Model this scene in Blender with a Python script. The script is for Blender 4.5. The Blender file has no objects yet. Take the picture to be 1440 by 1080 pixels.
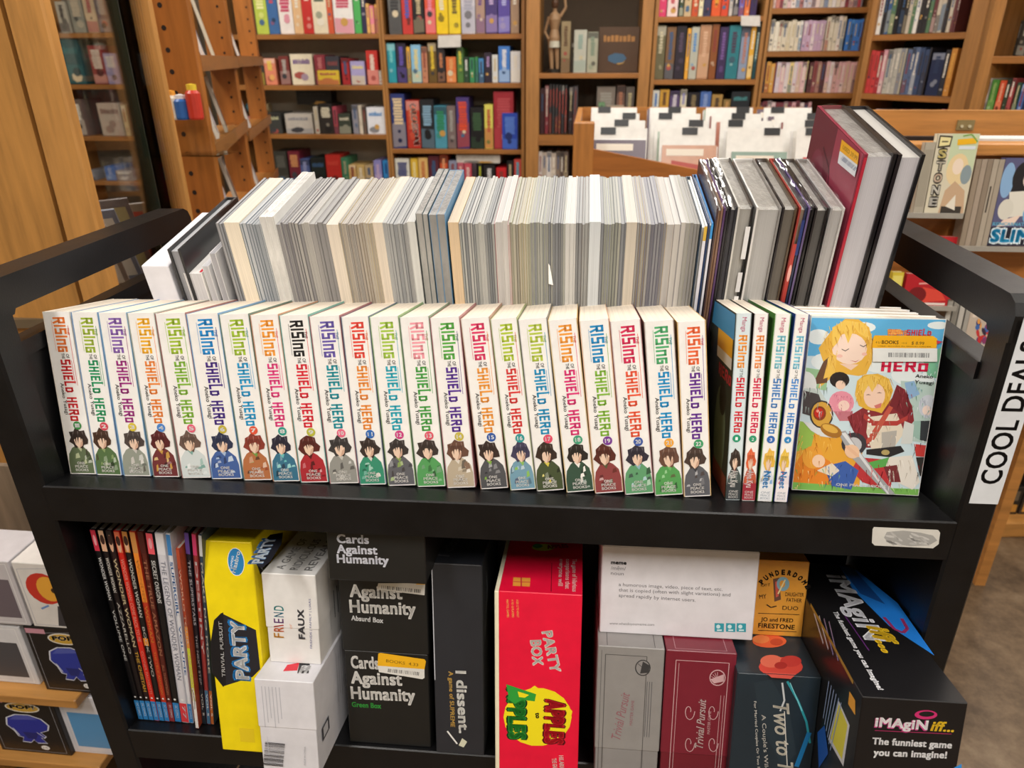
import bpy, math, random
from math import sin, cos, tan, radians, pi, sqrt, atan2, hypot
from mathutils import Matrix, Vector
random.seed(7)
S = bpy.context.scene
COL = S.collection

# ---------------------------------------------------------------- camera, world, lights, exposure
CAM = Vector((0, 0, 1.5)); FPX = 1000.0
def cam_basis(pitch, yaw, roll):
    p, y, r = radians(pitch), radians(yaw), radians(roll)
    F = Vector((-sin(y)*cos(p), cos(y)*cos(p), -sin(p)))
    R0 = Vector((cos(y), sin(y), 0)); U0 = R0.cross(F)
    return (R0*cos(r) + U0*sin(r), -R0*sin(r) + U0*cos(r), F)
BW = cam_basis(24.6, 5.9, -0.3)                 # the camera in the level room
BT = cam_basis(24.6, 5.9, -1.1)                 # the same camera seen from the slightly tilted book truck
def mat3(b): return Matrix((b[0], b[1], b[2])).transposed()
A3 = mat3(BW) @ mat3(BT).transposed()
G = Matrix.Translation(CAM) @ A3.to_4x4() @ Matrix.Translation(-CAM)   # truck frame -> room
cd = bpy.data.cameras.new('camera'); co = bpy.data.objects.new('camera', cd); COL.objects.link(co)
m = Matrix((BW[0], BW[1], -BW[2])).transposed().to_4x4(); m.translation = CAM
co.matrix_world = m
cd.sensor_width = 36; cd.lens = 36*FPX/1440; cd.clip_start = .02
cd.dof.use_dof = True; cd.dof.focus_distance = .90; cd.dof.aperture_fstop = 6.5
S.camera = co
W = bpy.data.worlds.new('world'); S.world = W; W.use_nodes = True
W.node_tree.nodes['Background'].inputs[0].default_value = (1.0, .98, .96, 1)
W.node_tree.nodes['Background'].inputs[1].default_value = .22
S.view_settings.view_transform = 'Standard'; S.view_settings.look = 'None'
S.view_settings.exposure = 0.0; S.view_settings.gamma = 1; S.view_settings.use_curve_mapping = False
LIGHTS = [(-1.9, 3.2, 52), (0.2, 3.2, 50), (2.1, 3.1, 44), (-1.9, 1.5, 36), (0.0, 1.5, 30), (2.0, 1.4, 34), (-1.2, -.7, 72), (0.5, -.7, 78), (2.2, -.7, 44)]
for i, (x, y, e) in enumerate(LIGHTS):
    l = bpy.data.lights.new('ceiling_lamp', 'AREA'); l.shape = 'RECTANGLE'; l.size = .28; l.size_y = 1.2; l.energy = e*.55; l.color = (1, .965, .915)
    o = bpy.data.objects.new('ceiling_lamp', l); COL.objects.link(o); o.location = (x, y, 2.93)

# ---------------------------------------------------------------- materials
def lin(h):
    h = h.lstrip('#'); out = []
    for i in (0, 2, 4):
        c = int(h[i:i+2], 16)/255
        out.append(c/12.92 if c <= .04045 else ((c+.055)/1.055)**2.4)
    return (*out, 1)
_m = {}
def mat(h, rough=.5, kind='plain', spec=.5):
    k = (h, rough, kind, spec)
    if k in _m: return _m[k]
    M = bpy.data.materials.new(kind+'_'+h.strip('#')); M.use_nodes = True
    nt = M.node_tree; b = nt.nodes['Principled BSDF']; N = nt.nodes.new; Lk = nt.links.new
    c = lin(h); b.inputs['Base Color'].default_value = c; b.inputs['Roughness'].default_value = rough
    b.inputs['Specular IOR Level'].default_value = spec
    def coords(sc):
        t = N('ShaderNodeTexCoord'); mp = N('ShaderNodeMapping'); mp.inputs['Scale'].default_value = sc
        Lk(t.outputs['Object'], mp.inputs[0]); return mp.outputs[0]
    def noise(v, s, d=4, rg=.55):
        n = N('ShaderNodeTexNoise'); n.inputs['Scale'].default_value = s; n.inputs['Detail'].default_value = d; n.inputs['Roughness'].default_value = rg
        Lk(v, n.inputs['Vector']); return n.outputs[0]
    def ramp(f, stops):
        r = N('ShaderNodeValToRGB'); e = r.color_ramp.elements
        while len(e) < len(stops): e.new(.5)
        for q, (p, col) in zip(e, stops): q.position = p; q.color = col
        Lk(f, r.inputs[0]); return r.outputs[0]
    def sc(k, a=None): return (c[0]*k, c[1]*k, c[2]*k, 1)
    if kind == 'plain':
        Lk(ramp(noise(coords((1, 1, 1)), 35), [(.3, sc(.93)), (.7, sc(1.05))]), b.inputs['Base Color'])
    elif kind == 'wood':
        v = coords((9, 9, .8)); n = noise(v, 4.5, 6, .6)
        Lk(ramp(n, [(.3, sc(.72)), (.5, c), (.72, sc(1.22))]), b.inputs['Base Color'])
    elif kind == 'woodx':
        v = coords((.8, 9, 9)); n = noise(v, 4.5, 6, .6)
        Lk(ramp(n, [(.3, sc(.72)), (.5, c), (.72, sc(1.2))]), b.inputs['Base Color'])
    elif kind == 'pages':
        v = coords((1100, 3, 3)); n = noise(v, 1, 2)
        Lk(ramp(n, [(.3, sc(.84)), (.65, sc(1.04))]), b.inputs['Base Color'])
        bp = N('ShaderNodeBump'); bp.inputs['Strength'].default_value = .15; bp.inputs['Distance'].default_value = .0006
        Lk(n, bp.inputs['Height']); Lk(bp.outputs[0], b.inputs['Normal'])
    elif kind == 'steel':
        v = coords((1, 1, 1)); n = noise(v, 14, 6, .7)
        Lk(ramp(n, [(.35, sc(.75)), (.75, sc(1.5))]), b.inputs['Base Color'])
        mr = N('ShaderNodeMapRange'); mr.inputs[3].default_value = rough*.8; mr.inputs[4].default_value = min(1, rough*1.35)
        Lk(n, mr.inputs[0]); Lk(mr.outputs[0], b.inputs['Roughness'])
        bp = N('ShaderNodeBump'); bp.inputs['Strength'].default_value = .12; bp.inputs['Distance'].default_value = .001
        Lk(noise(v, 420, 2), bp.inputs['Height']); Lk(bp.outputs[0], b.inputs['Normal'])
    elif kind == 'concrete':
        v = coords((1, 1, 1)); n = noise(v, 4.5, 8, .75); n2 = noise(v, 26, 6, .7)
        mx = N('ShaderNodeMath'); mx.operation = 'MULTIPLY_ADD'; mx.inputs[1].default_value = .22
        Lk(n2, mx.inputs[0]); Lk(n, mx.inputs[2])
        Lk(ramp(mx.outputs[0], [(.48, (.06, .036, .018, 1)), (.66, (.15, .098, .055, 1)), (.78, (.21, .15, .092, 1)), (.93, (.36, .285, .2, 1))]), b.inputs['Base Color'])
        bp = N('ShaderNodeBump'); bp.inputs['Strength'].default_value = .2; bp.inputs['Distance'].default_value = .002
        Lk(n2, bp.inputs['Height']); Lk(bp.outputs[0], b.inputs['Normal'])
    elif kind == 'wrap':     # crinkled plastic sleeve lying on paper
        n = noise(coords((12, 4, 4)), 9, 5, .6)
        b.inputs['Coat Weight'].default_value = 1; b.inputs['Coat Roughness'].default_value = .09
        bp = N('ShaderNodeBump'); bp.inputs['Strength'].default_value = 1; bp.inputs['Distance'].default_value = .012
        Lk(n, bp.inputs['Height']); Lk(bp.outputs[0], b.inputs['Coat Normal'])
        Lk(ramp(n, [(.35, sc(.85)), (.7, sc(1.08))]), b.inputs['Base Color'])
    elif kind == 'glass':
        nt.nodes.remove(b); g = N('ShaderNodeBsdfGlossy'); g.inputs['Roughness'].default_value = .02
        t = N('ShaderNodeBsdfTransparent'); t.inputs[0].default_value = (.975, .985, .975, 1); x = N('ShaderNodeMixShader'); fr = N('ShaderNodeFresnel'); fr.inputs[0].default_value = 1.09
        Lk(fr.outputs[0], x.inputs[0]); Lk(t.outputs[0], x.inputs[1]); Lk(g.outputs[0], x.inputs[2]); Lk(x.outputs[0], nt.nodes['Material Output'].inputs[0])
    elif kind == 'film':
        nt.nodes.remove(b); g = N('ShaderNodeBsdfGlossy'); g.inputs['Roughness'].default_value = rough
        t = N('ShaderNodeBsdfTransparent'); t.inputs[0].default_value = (.95, .95, .95, 1); x = N('ShaderNodeMixShader'); x.inputs[0].default_value = .24
        Lk(t.outputs[0], x.inputs[1]); Lk(g.outputs[0], x.inputs[2]); Lk(x.outputs[0], nt.nodes['Material Output'].inputs[0])
    elif kind == 'emit':
        b.inputs['Emission Color'].default_value = c; b.inputs['Emission Strength'].default_value = rough; b.inputs['Roughness'].default_value = .5
    _m[k] = M; return M
def gl(h): return mat(h, .35)          # glossy card print
INK = lambda h: mat(h, .4, 'ink')      # flat print
BLACK = mat('#0e0e10', .36, 'steel', .4)
WOOD = mat('#a87640', .42, 'wood'); WOODX = mat('#9c6630', .45, 'woodx')
LOAK = mat('#c08a4a', .4, 'wood'); LOAKX = mat('#c08a4a', .4, 'woodx')

# ---------------------------------------------------------------- mesh builder
class B:
    def __init__(s): s.v = []; s.f = []; s.mi = []; s.ms = []
    def slot(s, m):
        if m not in s.ms: s.ms.append(m)
        return s.ms.index(m)
    def poly(s, pts, m):
        i = len(s.v); s.v += [tuple(p) for p in pts]; s.f.append(tuple(range(i, i+len(pts)))); s.mi.append(s.slot(m)); return s
    def mesh(s, vs, fs, m):
        i = len(s.v); s.v += [tuple(p) for p in vs]; k = s.slot(m)
        for f in fs: s.f.append(tuple(i+q for q in f)); s.mi.append(k)
        return s
    def box(s, x0, x1, y0, y1, z0, z1, m, top=None, front=None, M=None, bev=0):
        if bev:
            b = bev; vs = []; fs = []
            prof = [(x0+b, y0), (x1-b, y0), (x1, y0+b), (x1, y1-b), (x1-b, y1), (x0+b, y1), (x0, y1-b), (x0, y0+b)]
            n = 8; cx, cy = (x0+x1)/2, (y0+y1)/2
            def ring(k, z):
                for (x, y) in prof:
                    vs.append((x - k*(1 if x > cx else -1), y - k*(1 if y > cy else -1), z))
            ring(b*.7, z0); ring(0, z0+b); ring(0, z1-b); ring(b*.7, z1)
            for r in range(3):
                for i in range(n): fs.append((r*n+i, r*n+(i+1) % n, (r+1)*n+(i+1) % n, (r+1)*n+i))
            fs.append(tuple(range(n-1, -1, -1))); fs.append(tuple(range(3*n, 4*n)))
            if M: vs = [M @ Vector(p) for p in vs]
            return s.mesh(vs, fs, m)
        vs = [(x0, y0, z0), (x1, y0, z0), (x1, y1, z0), (x0, y1, z0), (x0, y0, z1), (x1, y0, z1), (x1, y1, z1), (x0, y1, z1)]
        if M: vs = [M @ Vector(p) for p in vs]
        i = len(s.v); s.v += [tuple(p) for p in vs]
        for f, mm in (((3, 2, 1, 0), m), ((4, 5, 6, 7), top or m), ((0, 1, 5, 4), front or m), ((1, 2, 6, 5), m), ((2, 3, 7, 6), m), ((3, 0, 4, 7), m)):
            s.f.append(tuple(i+q for q in f)); s.mi.append(s.slot(mm))
        return s
    def cyl(s, p0, p1, r, m, n=12, r2=None):
        p0, p1 = Vector(p0), Vector(p1); d = (p1-p0).normalized(); a = d.orthogonal().normalized(); c = d.cross(a); r2 = r if r2 is None else r2
        vs = [p0 + (a*cos(2*pi*i/n)+c*sin(2*pi*i/n))*r for i in range(n)] + [p1 + (a*cos(2*pi*i/n)+c*sin(2*pi*i/n))*r2 for i in range(n)]
        fs = [(i, (i+1) % n, n+(i+1) % n, n+i) for i in range(n)] + [tuple(range(n-1, -1, -1)), tuple(range(n, 2*n))]
        return s.mesh(vs, fs, m)
    def lathe(s, prof, m, c=(0, 0, 0), n=14):
        vs = []; fs = []
        for (r, z) in prof: vs += [(c[0]+r*cos(2*pi*i/n), c[1]+r*sin(2*pi*i/n), c[2]+z) for i in range(n)]
        for k in range(len(prof)-1):
            for i in range(n): fs.append((k*n+i, k*n+(i+1) % n, (k+1)*n+(i+1) % n, (k+1)*n+i))
        fs.append(tuple(range(n-1, -1, -1))); fs.append(tuple(range((len(prof)-1)*n, len(prof)*n)))
        return s.mesh(vs, fs, m)
    def data(s, name):
        me = bpy.data.meshes.new(name); me.from_pydata(s.v, [], s.f)
        for q in s.ms: me.materials.append(q)
        if s.f: me.polygons.foreach_set('material_index', s.mi)
        me.update(); return me
    def obj(s, name, parent=None, M=None):
        o = bpy.data.objects.new(name, s.data(name)); COL.objects.link(o)
        if parent is not None: o.parent = parent
        if M is not None: o.matrix_local = M
        return o
def tag(o, label, cat=None, group=None, kind=None):
    if label: o['label'] = label
    if cat: o['category'] = cat
    if group: o['group'] = group
    if kind: o['kind'] = kind
    return o
def thing(name, label, cat, M=None, group=None):
    o = bpy.data.objects.new(name, None); o.empty_display_size = .02; COL.objects.link(o)
    if M is not None: o.matrix_world = M
    return tag(o, label, cat, group)
def struct(b, name, M=None): return tag(b.obj(name, None, M), None, kind='structure')

# ---------------------------------------------------------------- lettering
_tx = {}
def glyphs(s, bold=0., shear=0.):
    k = (s, bold, shear)
    if k in _tx: return _tx[k]
    c = bpy.data.curves.new('t', 'FONT'); c.body = s; c.size = 1; c.resolution_u = 3 if len(s) < 30 else 2; c.shear = shear; c.fill_mode = 'FRONT'
    if bold: c.space_character = 1+bold*1.6
    o = bpy.data.objects.new('t', c); COL.objects.link(o)
    me = bpy.data.meshes.new_from_object(o)
    vs = [(v.co.x, v.co.y) for v in me.vertices]; fs = [tuple(p.vertices) for p in me.polygons]
    bpy.data.objects.remove(o); bpy.data.meshes.remove(me); bpy.data.curves.remove(c)
    if not vs: vs = [(0, 0)]
    if bold:      # embolden by striking the outline several times
        n = len(vs); V, Fq = [], []
        for k, (dx, dy) in enumerate(((-1, -.7), (1, -.7), (1, .7), (-1, .7)) if bold < .045 else ((-1, -.7), (1, -.7), (1, .7), (-1, .7), (0, -1), (0, 1), (-1, 0), (1, 0), (-.5, -.4), (.5, .4), (0, 0))):
            V += [(x+dx*bold, y+dy*bold) for x, y in vs]; Fq += [tuple(i+n*k for i in f) for f in fs]
        vs, fs = V, Fq
    x0 = min(v[0] for v in vs); x1 = max(v[0] for v in vs)
    vs = [(v[0]-x0, v[1]) for v in vs]
    _tx[k] = (vs, fs, max(x1-x0, 1e-4)); return _tx[k]
SF = {  # squared stroke letters, cell 1 high
 'R': (.55, [[(0, 0), (0, 1), (.55, 1), (.55, .5), (0, .5)], [(.3, .5), (.58, -.06)]]), 'I': (.0, [[(0, 0), (0, 1)]]), 'i': (.0, [[(0, 0), (0, .6)], [(0, .82), (0, .96)]]),
 'S': (.5, [[(.5, 1), (0, 1), (0, .52), (.5, .52), (.5, 0), (0, 0)]]), 'N': (.5, [[(0, 0), (0, .75), (.5, .75), (.5, 0)]]),
 'G': (.5, [[(.5, .8), (0, .8), (0, 0), (.5, 0), (.5, .42), (.28, .42)]]), 'H': (.5, [[(0, 0), (0, 1)], [(.5, -.12), (.5, 1)], [(0, .5), (.5, .5)]]),
 'E': (.45, [[(.45, 1), (0, 1), (0, 0), (.45, 0)], [(0, .5), (.38, .5)]]), 'L': (.45, [[(0, 1.25), (0, 0), (.45, 0)]]),
 'D': (.5, [[(0, 0), (0, .75), (.38, .75), (.5, .62), (.5, .13), (.38, 0), (0, 0)]]), 'O': (.5, [[(0, 0), (0, .75), (.5, .75), (.5, 0), (0, 0)]]),
 'A': (.5, [[(0, 0), (0, 1), (.5, 1), (.5, 0)], [(0, .45), (.5, .45)]]), 'U': (.5, [[(0, 1), (0, 0), (.5, 0), (.5, 1)]]),
 'P': (.5, [[(0, 0), (0, 1), (.5, 1), (.5, .45), (0, .45)]]), 'T': (.5, [[(0, 1), (.5, 1)], [(.25, 1), (.25, 0)]]), 'Y': (.5, [[(0, 1), (0, .5), (.5, .5)], [(.5, 1), (.5, .5), (.25, .5), (.25, 0)]]),
 'X': (.5, [[(0, 1), (.5, 0)], [(.5, 1), (0, 0)]]), 'B': (.5, [[(0, 0), (0, 1), (.45, 1), (.45, .55), (0, .55)], [(.45, .5), (.5, .45), (.5, 0), (0, 0)]]), ' ': (.12, [])}
def strokes(s, t=.235, gap=.19):
    k = ('S', s, t, gap)
    if k in _tx: return _tx[k]
    vs = []; fs = []; x = 0
    for ch in s:
        w, pls = SF[ch]
        for pl in pls:
            for (a, b) in zip(pl, pl[1:]):
                dx, dy = b[0]-a[0], b[1]-a[1]; L = hypot(dx, dy) or 1; dx /= L; dy /= L; e = t/2
                A = (a[0]-dx*e+x, a[1]-dy*e); Bq = (b[0]+dx*e+x, b[1]+dy*e); i = len(vs)
                vs += [(A[0]+dy*e, A[1]-dx*e), (Bq[0]+dy*e, Bq[1]-dx*e), (Bq[0]-dy*e, Bq[1]+dx*e), (A[0]-dy*e, A[1]+dx*e)]; fs.append((i, i+1, i+2, i+3))
        x += w+t+gap
    _tx[k] = (vs, fs, x-gap-t); return _tx[k]

# ---------------------------------------------------------------- a flat print on one face of a thing, addressed by photo pixels or by local metres
class Face:
    """plane O + a*u + b*v in the frame Mloc (of a thing) ; print is built in that same local frame"""
    def __init__(s, M, O, u, v, truck=True):
        s.M = M; s.O = Vector(O); s.u = Vector(u).normalized(); s.v = Vector(v).normalized(); s.n = s.u.cross(s.v)
        s.b = B(); s.k = 1; s.step = .000022
    def px(s, x, y):
        r = (BW[0]*(x-720) + BW[1]*(540-y))/FPX + BW[2]
        Mi = s.M.inverted(); c = Mi @ CAM; d = Mi.to_3x3() @ r
        t = (s.O-c).dot(s.n)/d.dot(s.n); p = c + d*t - s.O
        return (p.dot(s.u), p.dot(s.v))
    def P(s, a, b, lift=0): return s.O + s.u*a + s.v*b + s.n*(.00012+s.step*(s.k+lift))
    def lpoly(s, pts, col):
        area = sum(p[0]*q[1]-q[0]*p[1] for p, q in zip(pts, pts[1:]+pts[:1]))
        if area < 0: pts = pts[::-1]
        s.b.poly([s.P(*p) for p in pts], col if not isinstance(col, str) else INK(col)); s.k += 1; return s
    def poly(s, pts, col): return s.lpoly([s.px(*p) for p in pts], col)
    def lrect(s, a0, b0, a1, b1, col): return s.lpoly([(a0, b0), (a1, b0), (a1, b1), (a0, b1)], col)
    def lell(s, a, b, ra, rb, col, rot=0, n=18):
        c, t = cos(rot), sin(rot)
        return s.lpoly([(a+ra*cos(q)*c-rb*sin(q)*t, b+ra*cos(q)*t+rb*sin(q)*c) for q in (2*pi*i/n for i in range(n))], col)
    def ell(s, x, y, rx, ry, col, rot=0, n=18):
        c, t = cos(rot), sin(rot)
        return s.poly([(x+rx*cos(q)*c-ry*sin(q)*t, y+rx*cos(q)*t+ry*sin(q)*c) for q in (2*pi*i/n for i in range(n))], col)
    def lline(s, pts, w, col):
        for p, q in zip(pts, pts[1:]):
            dx, dy = q[0]-p[0], q[1]-p[1]; L = hypot(dx, dy) or 1; ax, ay = -dy/L*w/2, dx/L*w/2
            s.lpoly([(p[0]+ax, p[1]+ay), (q[0]+ax, q[1]+ay), (q[0]-ax, q[1]-ay), (p[0]-ax, p[1]-ay)], col); s.k -= 1
        s.k += 1; return s
    def line(s, pts, w, col):
        a, c = s.px(*pts[0]), s.px(pts[0][0]+1, pts[0][1]); e = s.px(pts[0][0], pts[0][1]+1)
        k = (hypot(a[0]-c[0], a[1]-c[1])+hypot(a[0]-e[0], a[1]-e[1]))/2
        return s.lline([s.px(*p) for p in pts], w*k, col)
    def ltext(s, st, p, q, h, col, bold=0., shear=0., font=None):
        """baseline from p to q (string stretched to fit), cap height h metres"""
        vs, fs, w = strokes(st) if font == 'S' else glyphs(st, bold, shear)
        cap = 1.0 if font == 'S' else .69
        dx, dy = q[0]-p[0], q[1]-p[1]; L = hypot(dx, dy); ux, uy = dx/L, dy/L; sx = L/w; sy = h/cap
        out = []
        for (a, b) in vs:
            X = a*sx; Y = b*sy; out.append(s.P(p[0]+ux*X-uy*Y, p[1]+uy*X+ux*Y))
        s.b.mesh(out, fs, col if not isinstance(col, str) else INK(col)); s.k += 1; return s
    def text(s, st, p, q, hpx, col, **k):
        """baseline from pixel p to pixel q, cap height in pixels"""
        P, Q = s.px(*p), s.px(*q); dx, dy = q[0]-p[0], q[1]-p[1]; L = hypot(dx, dy)
        T = s.px(p[0]+dy/L*hpx, p[1]-dx/L*hpx)
        h = abs((T[0]-P[0])*-(Q[1]-P[1]) + (T[1]-P[1])*(Q[0]-P[0]))/hypot(Q[0]-P[0], Q[1]-P[1])
        return s.ltext(st, P, Q, h, col, **k)
    def bars(s, p, q, hpx, col, n=26):
        P, Q = s.px(*p), s.px(*q); T = s.px(p[0]+(q[1]-p[1])/hypot(q[0]-p[0], q[1]-p[1])*hpx, p[1]-(q[0]-p[0])/hypot(q[0]-p[0], q[1]-p[1])*hpx)
        up = (T[0]-P[0], T[1]-P[1]); rr = random.Random(n)
        for i in range(n):
            a = (i+.1)/n; b = a + rr.choice((.25, .45, .65))/n
            A = (P[0]+(Q[0]-P[0])*a, P[1]+(Q[1]-P[1])*a); C = (P[0]+(Q[0]-P[0])*b, P[1]+(Q[1]-P[1])*b)
            s.lpoly([A, C, (C[0]+up[0], C[1]+up[1]), (A[0]+up[0], A[1]+up[1])], col); s.k -= 1
        s.k += 1; return s
    def done(s, name, parent, label=None):
        o = s.b.obj(name, parent)
        if label: o['label'] = label
        return o

# truck frame numbers (metres)
TL = radians(11); XL, XR, YF, YB = -.667, .422, .70, 1.165
Z1, Z2 = 1.021, .587                                     # front edges of the two shelves
def shelf_z(z, Y): return z - (Y-YF)*tan(TL)
def frame_at(x, Y, z, tilt=TL, lean=0., yaw=0.):
    return G @ Matrix.Translation((x, Y, z)) @ Matrix.Rotation(yaw, 4, 'Z') @ Matrix.Rotation(-tilt, 4, 'X') @ Matrix.Rotation(lean, 4, 'Y')
def front(zs, Y): return Face(frame_at(0, Y, shelf_z(zs, Y)), (0, 0, 0), (1, 0, 0), (0, 0, 1))   # leaning plane on a shelf
def wpx(x, y, axis, val):
    r = (BW[0]*(x-720) + BW[1]*(540-y))/FPX + BW[2]
    return CAM + r*((val-CAM[axis])/r[axis])

# ================================================================ ROOM
RX0, RX1, RY0, RY1, RH = -3.5, 3.3, -2.6, 5.1, 2.97
FLOOR = mat('#9c8468', .42, 'concrete'); PAINT = mat('#b9ad98', .8); GREYP = mat('#9a948a', .8)
b = B(); b.box(RX0, RX1, RY0, RY1, -.08, 0, FLOOR); struct(b, 'floor')
b = B(); b.box(RX0, RX1, RY0, RY1, RH, RH+.06, mat('#e6e2d8', .9)); struct(b, 'ceiling')
b = B(); b.box(RX0, RX1, RY1, RY1+.1, 0, RH, PAINT); struct(b, 'wall_back')
b = B(); b.box(RX0-.1, RX0, RY0, RY1, 0, RH, PAINT); struct(b, 'wall_left')
b = B(); b.box(RX1, RX1+.1, RY0, RY1, 0, RH, PAINT); struct(b, 'wall_right')
b = B(); b.box(RX0, RX1, RY0-.1, RY0, 0, RH, PAINT); struct(b, 'wall_front')
for i, (x, y, e) in enumerate(LIGHTS):
    b = B(); b.box(x-.17, x+.17, y-.63, y+.63, RH-.03, RH-.001, mat('#f3f1ea', .6)); b.box(x-.13, x+.13, y-.6, y+.6, RH-.034, RH-.03, mat('#fff4e0', 3.0, 'emit'))
    struct(b, 'trim_%d' % (i+1))

# ================================================================ BOOK TRUCK
CX, CY = -.12, .93
TR = thing('book_truck', 'black steel double-sided book truck carrying the slanted rows of books', 'book truck', G @ Matrix.Translation((CX, CY, 0)))
def tb(name, fn, label=None):
    b = B(); fn(b); o = b.obj(name, TR, Matrix.Translation((-CX, -CY, 0)))
    if label: o['label'] = label
    return o
XO0, XO1 = -.709, .461
for (x0, x1) in ((XO0, XL), (XR, XO1)):
    for (y0, y1) in ((YF, YF+.04), (YB-.04, YB)):
        tb('post', lambda b: b.box(x0, x1, y0, y1, .11, 1.262, BLACK, bev=.003))
    def han(b):
        n = 6; r = .02; pr = []
        # flat tube with rounded elbows down into the posts
        top = 1.281; lo = 1.241
        ys = [(YF, 1.235), (YF, top-.018), (YF+.006, top-.006), (YF+.018, top), (YB-.018, top), (YB-.006, top-.006), (YB, top-.018), (YB, 1.235), (YB-.04, 1.235), (YB-.044, lo), (YF+.044, lo), (YF+.04, 1.235)]
        k = len(ys); vs = [(x0-.0006, y, z) for y, z in ys] + [(x1+.0006, y, z) for y, z in ys]
        fs = [tuple(range(k)), tuple(range(2*k-1, k-1, -1))] + [(i, k+i, k+(i+1) % k, (i+1) % k) for i in range(k)]
        b.mesh(vs, fs, BLACK)
    tb('handle', han)
    xm = x1-.015 if x0 < 0 else x0+.003
    def pan(b):
        b.box(xm, xm+.009, YF+.036, YB-.036, .2, 1.198, BLACK)
        b.box(xm-.006 if x0 > 0 else xm-.012, xm+.022 if x0 > 0 else xm+.012, YF+.036, YB-.036, 1.180, 1.2, BLACK)
    tb('end_panel', pan)
    for y in (YF+.02, YB-.02):
        xc = (x0+x1)/2
        def whl(b, xc=xc, y=y):
            b.cyl((xc-.012, y, .05), (xc+.012, y, .05), .05, mat('#2b2b2b', .6), 20); b.cyl((xc-.014, y, .05), (xc+.014, y, .05), .018, mat('#8c8c8c', .3), 12)
            b.box(xc-.019, xc-.0155, y-.02, y+.02, .04, .11, BLACK); b.box(xc+.0155, xc+.019, y-.02, y+.02, .04, .11, BLACK); b.box(xc-.019, xc+.019, y-.02, y+.02, .106, .112, BLACK)
        tb('caster', whl)
def slant(z, yend, x0=XL, x1=XR, lip=.052):
    def fn(b):
        z1 = shelf_z(z, yend)
        vs = []
        pr = [(YF, z-lip), (YF, z-.002), (YF+.002, z-.002*tan(TL)-.0001), (yend, z1-.0001), (yend, z1-.004), (YF+.006, z-.006), (YF+.006, z-lip)]
        k = len(pr)
        vs = [(x0, y, q) for y, q in pr] + [(x1, y, q) for y, q in pr]
        fs = [tuple(range(k-1, -1, -1)), tuple(range(k, 2*k))] + [(i, (i+1) % k, k+(i+1) % k, k+i) for i in range(k)]
        b.mesh(vs, fs, BLACK)
    return fn
tb('front_shelf', slant(Z1, .938, x0=XL-.004, x1=XR+.002))
tb('lower_shelf', slant(Z2, .938, lip=.06))
ZB = 1.030                                      # centre edge of the rear-facing shelf
def rear(z):
    def fn(b):
        pr = [(.942, z), (YB, z+(YB-.942)*tan(TL)), (YB, z+(YB-.942)*tan(TL)-.05), (YB-.005, z+(YB-.942)*tan(TL)-.05), (YB-.005, z+(YB-.942)*tan(TL)-.006), (.942, z-.004)]
        k = len(pr); vs = [(XL, y, q) for y, q in pr] + [(XR, y, q) for y, q in pr]
        b.mesh(vs, [tuple(range(k)), tuple(range(2*k-1, k-1, -1))] + [(i, k+i, k+(i+1) % k, (i+1) % k) for i in range(k)], BLACK)
    return fn
tb('rear_shelf', rear(ZB)); tb('rear_lower_shelf', rear(.60))
tb('divider', lambda b: (b.box(XL, XR, .938, .942, .53, 1.03, BLACK)))
tb('bottom_tray', lambda b: (b.box(XL, XR, YF+.01, YB-.01, .20, .204, BLACK), b.box(XL, XR, YF, YF+.006, .15, .206, BLACK)))
# sign and sticker
f = Face(TR.matrix_world, (-CX, YF-CY-.0004, 0), (1, 0, 0), (0, 0, 1))
f.lpoly([(.4295, 1.047), (.4595, 1.047), (.4595, 1.262), (.4295, 1.262)], mat('#d9dde2', .4))
f.ltext('COOL DEALS', (.4545, 1.0725), (.4545, 1.238), .0205, '#101014', bold=.02)
f.done('sign_card', TR, 'white strip lettered COOL DEALS on the front post')
f = Face(TR.matrix_world, (-CX, YF-CY-.0004, 0), (1, 0, 0), (0, 0, 1))
q0 = f.px(1226, 741); q1 = f.px(1322, 770)
f.poly([(1229, 741), (1319, 745), (1322, 749), (1320, 765), (1312, 771), (1230, 767), (1226, 763), (1227, 744)], mat('#d9d7d0', .5))
rr = random.Random(3)
f.poly([(1247, 748), (1270, 746), (1295, 749), (1312, 753), (1318, 760), (1306, 767), (1280, 768), (1250, 764), (1243, 756)], mat('#a7a6a3', .6))
for i in range(16): f.ell(1250+rr.random()*58, 750+rr.random()*15, 5+rr.random()*4, 1.6, mat(rr.choice(['#8f8e8c', '#b9b8b5', '#c8c7c4']), .6), rr.random(), 8); f.k -= 1
f.done('worn_sticker', TR, 'scuffed blank white sticker on the shelf edge')

# ================================================================ LIGHT NOVELS ON THE TOP SHELF
PAGE = mat('#efe3d2', .7, 'pages'); PAGEW = mat('#e9e6e0', .7, 'pages'); WHITE = mat('#f4f2ef', .33)
def cover_block(w, d, h, cover, spine, page, root, inset=.0006, open_side='back', t=.0004):
    """paperback: cover wrap (two boards and a spine at the front) and a page block as two parts"""
    b = B(); b.box(0, t, 0, d, 0, h, cover); b.box(w-t, w, 0, d, 0, h, cover)
    r = .0016
    b.mesh([(0, r, 0), (r, 0, 0), (w-r, 0, 0), (w, r, 0), (w, r+t, 0), (0, r+t, 0), (0, r, h), (r, 0, h), (w-r, 0, h), (w, r, h), (w, r+t, h), (0, r+t, h)],
           [(0, 1, 7, 6), (1, 2, 8, 7), (2, 3, 9, 8), (6, 7, 8, 9, 10, 11), (5, 4, 3, 2, 1, 0), (4, 5, 11, 10)], spine)
    c = b.obj('cover', root)
    b = B(); b.box(t, w-t, r+t, d-inset, inset*.6, h-inset, page)
    return c, b.obj('page_block', root)
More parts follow.
